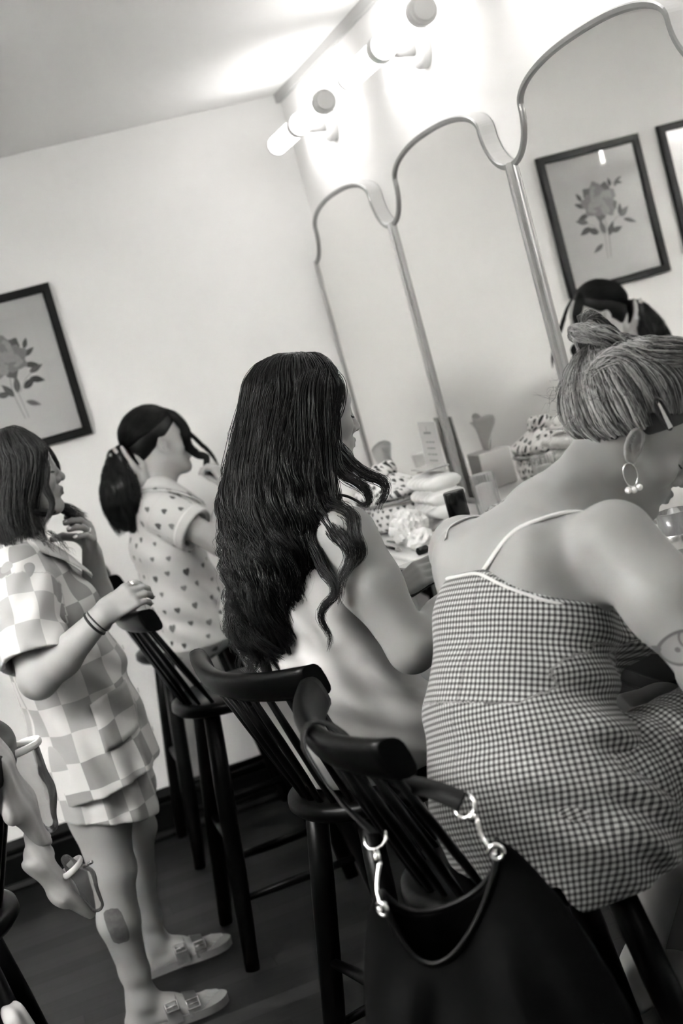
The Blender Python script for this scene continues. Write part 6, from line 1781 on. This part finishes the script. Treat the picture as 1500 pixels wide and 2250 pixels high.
# ================================================================== HANDBAG ON THE STOOL
M_leather = mat('black_suede', 0.0016, 0.75, spec=0.10)
_c2, _v2 = coords(M_leather, 'Object'); bump(M_leather, noise(M_leather, _v2, 90, 4), 0.2, 0.001)
M_lrim = mat('black_leather_rim', 0.0030, 0.5, spec=0.2)
def handbag():
    G1, G2 = np.array((0.522, 1.765, 0.897)), np.array((0.372, 1.860, 0.838))      # right (near) and left grommets
    base = np.array((0.47, 1.79, 0.40)); root = empty('handbag', tuple(base)); tag(root, 'black suede hobo handbag hung by its strap from the nearest stool', 'handbag')
    e1 = unit((G1 - G2) * (1, 1, 0)); e2 = np.cross((0, 0, 1.0), e1)          # along the mouth, and away from the camera side
    mid = (G1 + G2) / 2; mid[2] = 0
    nt_, nz = 96, 46; half0 = np.linalg.norm((G1 - G2)[:2]) / 2
    def P(t, v, off=0.0):
        c, s_ = math.cos(t), math.sin(t)
        zt = 0.862 + 0.024 * c - (0.098 * (1 - 0.45 * c) if s_ < 0 else 0.050) * abs(s_) ** 1.2 + 0.018 * abs(c) ** 6     # scooped rim, peaks at the rings
        z = zt * (1 - v) + 0.395 * v
        w_ = half0 + 0.115 * (v ** 0.55) + 0.02 * math.sin(PI * v); d = 0.020 + 0.062 * math.sin(PI * min(1, v * 1.15) * 0.55)
        if v > 0.86: q = math.sqrt(max(0, 1 - ((v - 0.86) / 0.14) ** 2)); w_ *= 0.72 + 0.28 * q; d *= 0.15 + 0.85 * q
        fold = 0.010 * math.sin(5 * t + 3 * v) * (1 - v) * min(1, v * 6) + 0.006 * math.sin(11 * t + 1.0 + 2 * v) * min(1, v * 5)
        w_ += off; d += off + fold
        lean = 0.035 * v
        return mid + e1 * (w_ * c + lean) + e2 * (d * s_ - 0.01) + np.array((0, 0, z))
    V, F = [], []
    for side, off in ((0, 0.0), (1, -0.003)):
        for j in range(nz):
            for i in range(nt_): V.append(P(2 * PI * i / nt_, j / (nz - 1), off))
    n0 = nt_ * nz
    for j in range(nz - 1):
        for i in range(nt_):
            a, b = j * nt_ + i, j * nt_ + (i + 1) % nt_
            F.append((a, b, b + nt_, a + nt_)); F.append((n0 + a, n0 + a + nt_, n0 + b + nt_, n0 + b))
    for i in range(nt_):
        a, b = i, (i + 1) % nt_; F.append((a, n0 + a, n0 + b, b))
    V.append(P(0, 1) * 0.5 + P(PI, 1) * 0.5); cI = len(V) - 1; last = (nz - 1) * nt_
    for i in range(nt_): F.append((last + i, last + (i + 1) % nt_, cI, cI))
    F4 = [f for f in F if f[2] != f[3]]
    body = from_np('bag_body', np.array(V), np.array(F4), M_leather, root)
    B0 = base
    MB().tube([tuple(P(2 * PI * i / 72, 0.0, 0.001) - B0) for i in range(72)], 0.0042, 8, closed=True).build('bag_rim', M_lrim, root)
    toc = unit(-e2 + np.array((0, 0, 0.1)))
    def ring(name, c, nrm, R_, r, parent=root, m=M_chrome, n=28):
        nrm = unit(nrm); a1 = unit(np.cross(nrm, (0.2, 0.1, 1))); a2 = np.cross(nrm, a1)
        return MB().tube([tuple(c - B0 + a1 * R_ * math.cos(t) + a2 * R_ * math.sin(t)) for t in np.linspace(0, 2 * PI, n + 1)[:-1]], r, 8, closed=True).build(name, m, parent)
    G1p = G1 - e2 * 0.026 + (0.0, 0, -0.005); G2p = G2 - e2 * 0.026 + (0, 0, -0.003)
    ring('grommet', G1p, e2, 0.0098, 0.0034); ring('grommet', G2p, e2 * 0.8 + e1 * 0.5, 0.0095, 0.0034)
    def clasp(g, top):
        d = unit(top - g); h = MB(); L = np.linalg.norm(top - g)
        sd = unit(np.cross(d, e2))
        h.tube([tuple(g - B0 + d * (L * t) + sd * (0.005 * math.sin(t * PI * 2.0))) for t in np.linspace(0, 0.62, 12)], [0.0022, 0.0022, 0.0024, 0.0024, 0.0026, 0.0026, 0.0026, 0.0028, 0.003, 0.0034, 0.0038, 0.004], 8)
        h.tube([tuple(g - B0 + sd * 0.006 * math.sin(t) - d * 0.006 * math.cos(t) + d * 0.004) for t in np.linspace(0, PI * 1.5, 12)], 0.0020, 6)
        h.tube([tuple(g - B0 + d * L * 0.62), tuple(g - B0 + d * L * 0.78)], [0.0062, 0.0050], 12)
        # D-ring
        pts = [(-0.016, 0.0), (-0.016, -0.012), (-0.010, -0.020), (0, -0.023), (0.010, -0.020), (0.016, -0.012), (0.016, 0.0)]
        h.tube([tuple(top - B0 + sd * a + d * b) for a, b in pts], 0.0026, 8)
        h.build('snap_hook', M_chrome, root)
        return top
    t1 = clasp(G1p, np.array((0.495, 1.795, 0.955))); t2 = clasp(G2p, np.array((0.390, 1.905, 0.915)))
    # strap over the crest rail
    def ribbon(name, pts, w_, up, th=0.0035):
        C = catmull(pts, 30); T = np.gradient(C, axis=0); T /= np.linalg.norm(T, axis=1)[:, None]
        U_ = np.array([unit(u) for u in catmull(up, 30)]); U_ = U_ - T * (U_ * T).sum(1)[:, None]; U_ /= np.linalg.norm(U_, axis=1)[:, None]; N = np.cross(T, U_)
        pr = [(-w_, -th / 2), (w_, -th / 2), (w_, th / 2), (-w_, th / 2)]; Vv = np.concatenate([C + U_ * a + N * b for a, b in pr]); n = 30; Ff = []
        for k in range(4):
            k2 = (k + 1) % 4
            for i in range(n - 1): Ff.append((k * n + i, k2 * n + i, k2 * n + i + 1, k * n + i + 1))
        return from_np(name, Vv, np.array(Ff), M_lrim, root)
    ribbon('shoulder_strap', [t2, (0.368, 1.96, 0.955), (0.360, 2.05, 0.990), (0.358, 2.085, 1.025), (0.382, 2.10, 1.047), (0.412, 2.09, 1.030), (0.432, 2.03, 0.990), (0.455, 1.94, 0.965), (0.480, 1.86, 0.960), t1], 0.0140, [(0.3, 1, 0), (0.3, 1, 0), (0.1, 1, -0.1), (0.0, 1, 0), (0.0, 1, 0.0), (0.2, 1, 0), (0.5, 0.6, 0.3), (0.5, 0.4, 0.6)])
handbag()

# ================================================================== WHITE CLOTH AND CLEAR POUCH ON THE LEFT STOOL
M_canvas = cloth_mat('white_cotton', 0.44, 0.8)
def hang():
    c = np.array((-0.085, 2.62, 1.0)); root = empty('white_jacket', tuple(c)); tag(root, 'white cotton garment draped over the stool back at the left edge', 'garment')
    S = SDF((-0.20, 2.50, 0.44), (0.06, 2.90, 1.09), 0.004)
    S.loft([(-0.105, 2.66, 1.050), (-0.070, 2.66, 1.035), (-0.055, 2.655, 0.96), (-0.045, 2.65, 0.87), (-0.020, 2.65, 0.795)], [0.07, 0.075, 0.065, 0.055, 0.030], [0.012, 0.016, 0.022, 0.028, 0.014], (0, 1, 0), 0.02)
    S.loft([(-0.105, 2.66, 1.050), (-0.150, 2.66, 1.00), (-0.155, 2.66, 0.82)], [0.07, 0.07, 0.06], [0.012, 0.014, 0.014], (0, 1, 0), 0.02)
    S.disp(folds([((-0.05, 2.62, 0.92), (0.75, 0.6, 0.15), 0.026, 0.0022, 0.25, 0.3), ((-0.05, 2.62, 0.85), (0.95, 0.2, -0.25), 0.05, 0.003, 0.25, 1.3)]))
    sdf_uv_obj(S, 'garment_body', M_canvas, root)
    S = SDF((-0.20, 2.50, 0.55), (0.10, 2.90, 0.90), 0.0036)
    S.loft([(-0.022, 2.65, 0.81), (-0.025, 2.645, 0.74), (0.0, 2.645, 0.665), (0.035, 2.645, 0.605)], [0.010, 0.035, 0.032, 0.008], [0.008, 0.026, 0.022, 0.008], (0, 1, 0), 0.015)
    S.disp(folds([((-0.01, 2.62, 0.72), (0.85, 0.4, 0.4), 0.020, 0.0018, 0.2, 0.3), ((0.0, 2.62, 0.68), (0.5, 0.2, 0.8), 0.05, 0.002, 0.2, 1.3)]))
    sdf_uv_obj(S, 'garment_sleeve', M_canvas, root)
    # clear vinyl pouch with white zip edge
    c = np.array((-0.02, 2.72, 0.9)); rt = empty('vinyl_pouch', tuple(c)); tag(rt, 'clear vinyl pouch with a white zip edge hanging beside the white garment', 'pouch')
    S = SDF((-0.12, 2.64, 0.58), (0.12, 2.84, 1.0), 0.004)
    S.loft([(0.000, 2.73, 0.955), (0.008, 2.73, 0.86), (0.020, 2.73, 0.80)], [0.030, 0.040, 0.030], [0.045, 0.040, 0.018], (0, 1, 0), 0.02)
    S.plane((0, 2.73, 0.955), (0, 0, 1), 0.003); sdf_uv_obj(S, 'pouch_body', M_vinyl, rt)
    MB().tube([(0.020 + 0.050 * math.cos(t), 0.010 + 0.036 * math.sin(t), 0.056 + 0.004 * math.cos(t)) for t in np.linspace(0, 2 * PI, 33)[:-1]], 0.0075, 8, closed=True, flat=0.45, up=(0, 0, 1)).build('zip_edge', M_piping, rt)
    rt2 = empty('clear_bottle_bag', (0.03, 2.64, 0.62)); tag(rt2, 'small clear bag with a white band hanging lowest at the end of the white garment', 'pouch')
    S = SDF((-0.04, 2.58, 0.56), (0.12, 2.70, 0.76), 0.003)
    S.loft([(0.022, 2.635, 0.725), (0.040, 2.635, 0.68), (0.050, 2.635, 0.625)], [0.010, 0.022, 0.016], [0.010, 0.022, 0.014], (0, 1, 0), 0.015)
    sdf_uv_obj(S, 'bag_body', M_vinyl, rt2)
    MB().tube([(-0.002 + 0.020 * math.cos(t), -0.005 + 0.022 * math.sin(t), 0.088 + 0.010 * math.cos(t)) for t in np.linspace(0, 2 * PI, 25)[:-1]], 0.006, 8, closed=True, flat=0.5, up=(0, 0, 1)).build('bag_band', M_piping, rt2)
    MB().lathe([(0.0035, 0), (0.0035, 0.02), (0.003, 0.022)], (0.018, -0.025, 0.088), axis_rot((0.8, -0.5, 0.3)), 12).build('zip_pull', M_chrome, rt2)
hang()
for _n, _dx, _dz in (('white_jacket', -0.040, 0.060), ('vinyl_pouch', -0.065, 0.060), ('clear_bottle_bag', -0.055, 0.085)):
    _o = bpy.data.objects[_n]; _o.location.x += _dx; _o.location.z += _dz
for _c in bpy.data.objects['white_jacket'].children:
    if _c.name.startswith('garment_sleeve'): _c.location.x -= 0.015; _c.location.z += 0.025
# white towel low at the left edge
c = np.array((-0.185, 2.62, 0.44)); S = SDF(c + (-0.12, -0.10, -0.10), c + (0.10, 0.12, 0.16), 0.004)
S.loft([tuple(c + (-0.02, 0, 0.13)), tuple(c + (0.0, 0, 0.03)), tuple(c + (0.005, 0, -0.06))], [0.04, 0.05, 0.045], [0.022, 0.030, 0.026], (0, 1, 0), 0.02)
S.disp(folds([(tuple(c), (0.9, 0.4, 0.1), 0.03, 0.005, 0.2, 0.3)]))
o = sdf_uv_obj(S, 'hanging_towel', M_canvas); tag(o, 'white towel hanging low on the stool at the bottom left corner', 'towel')
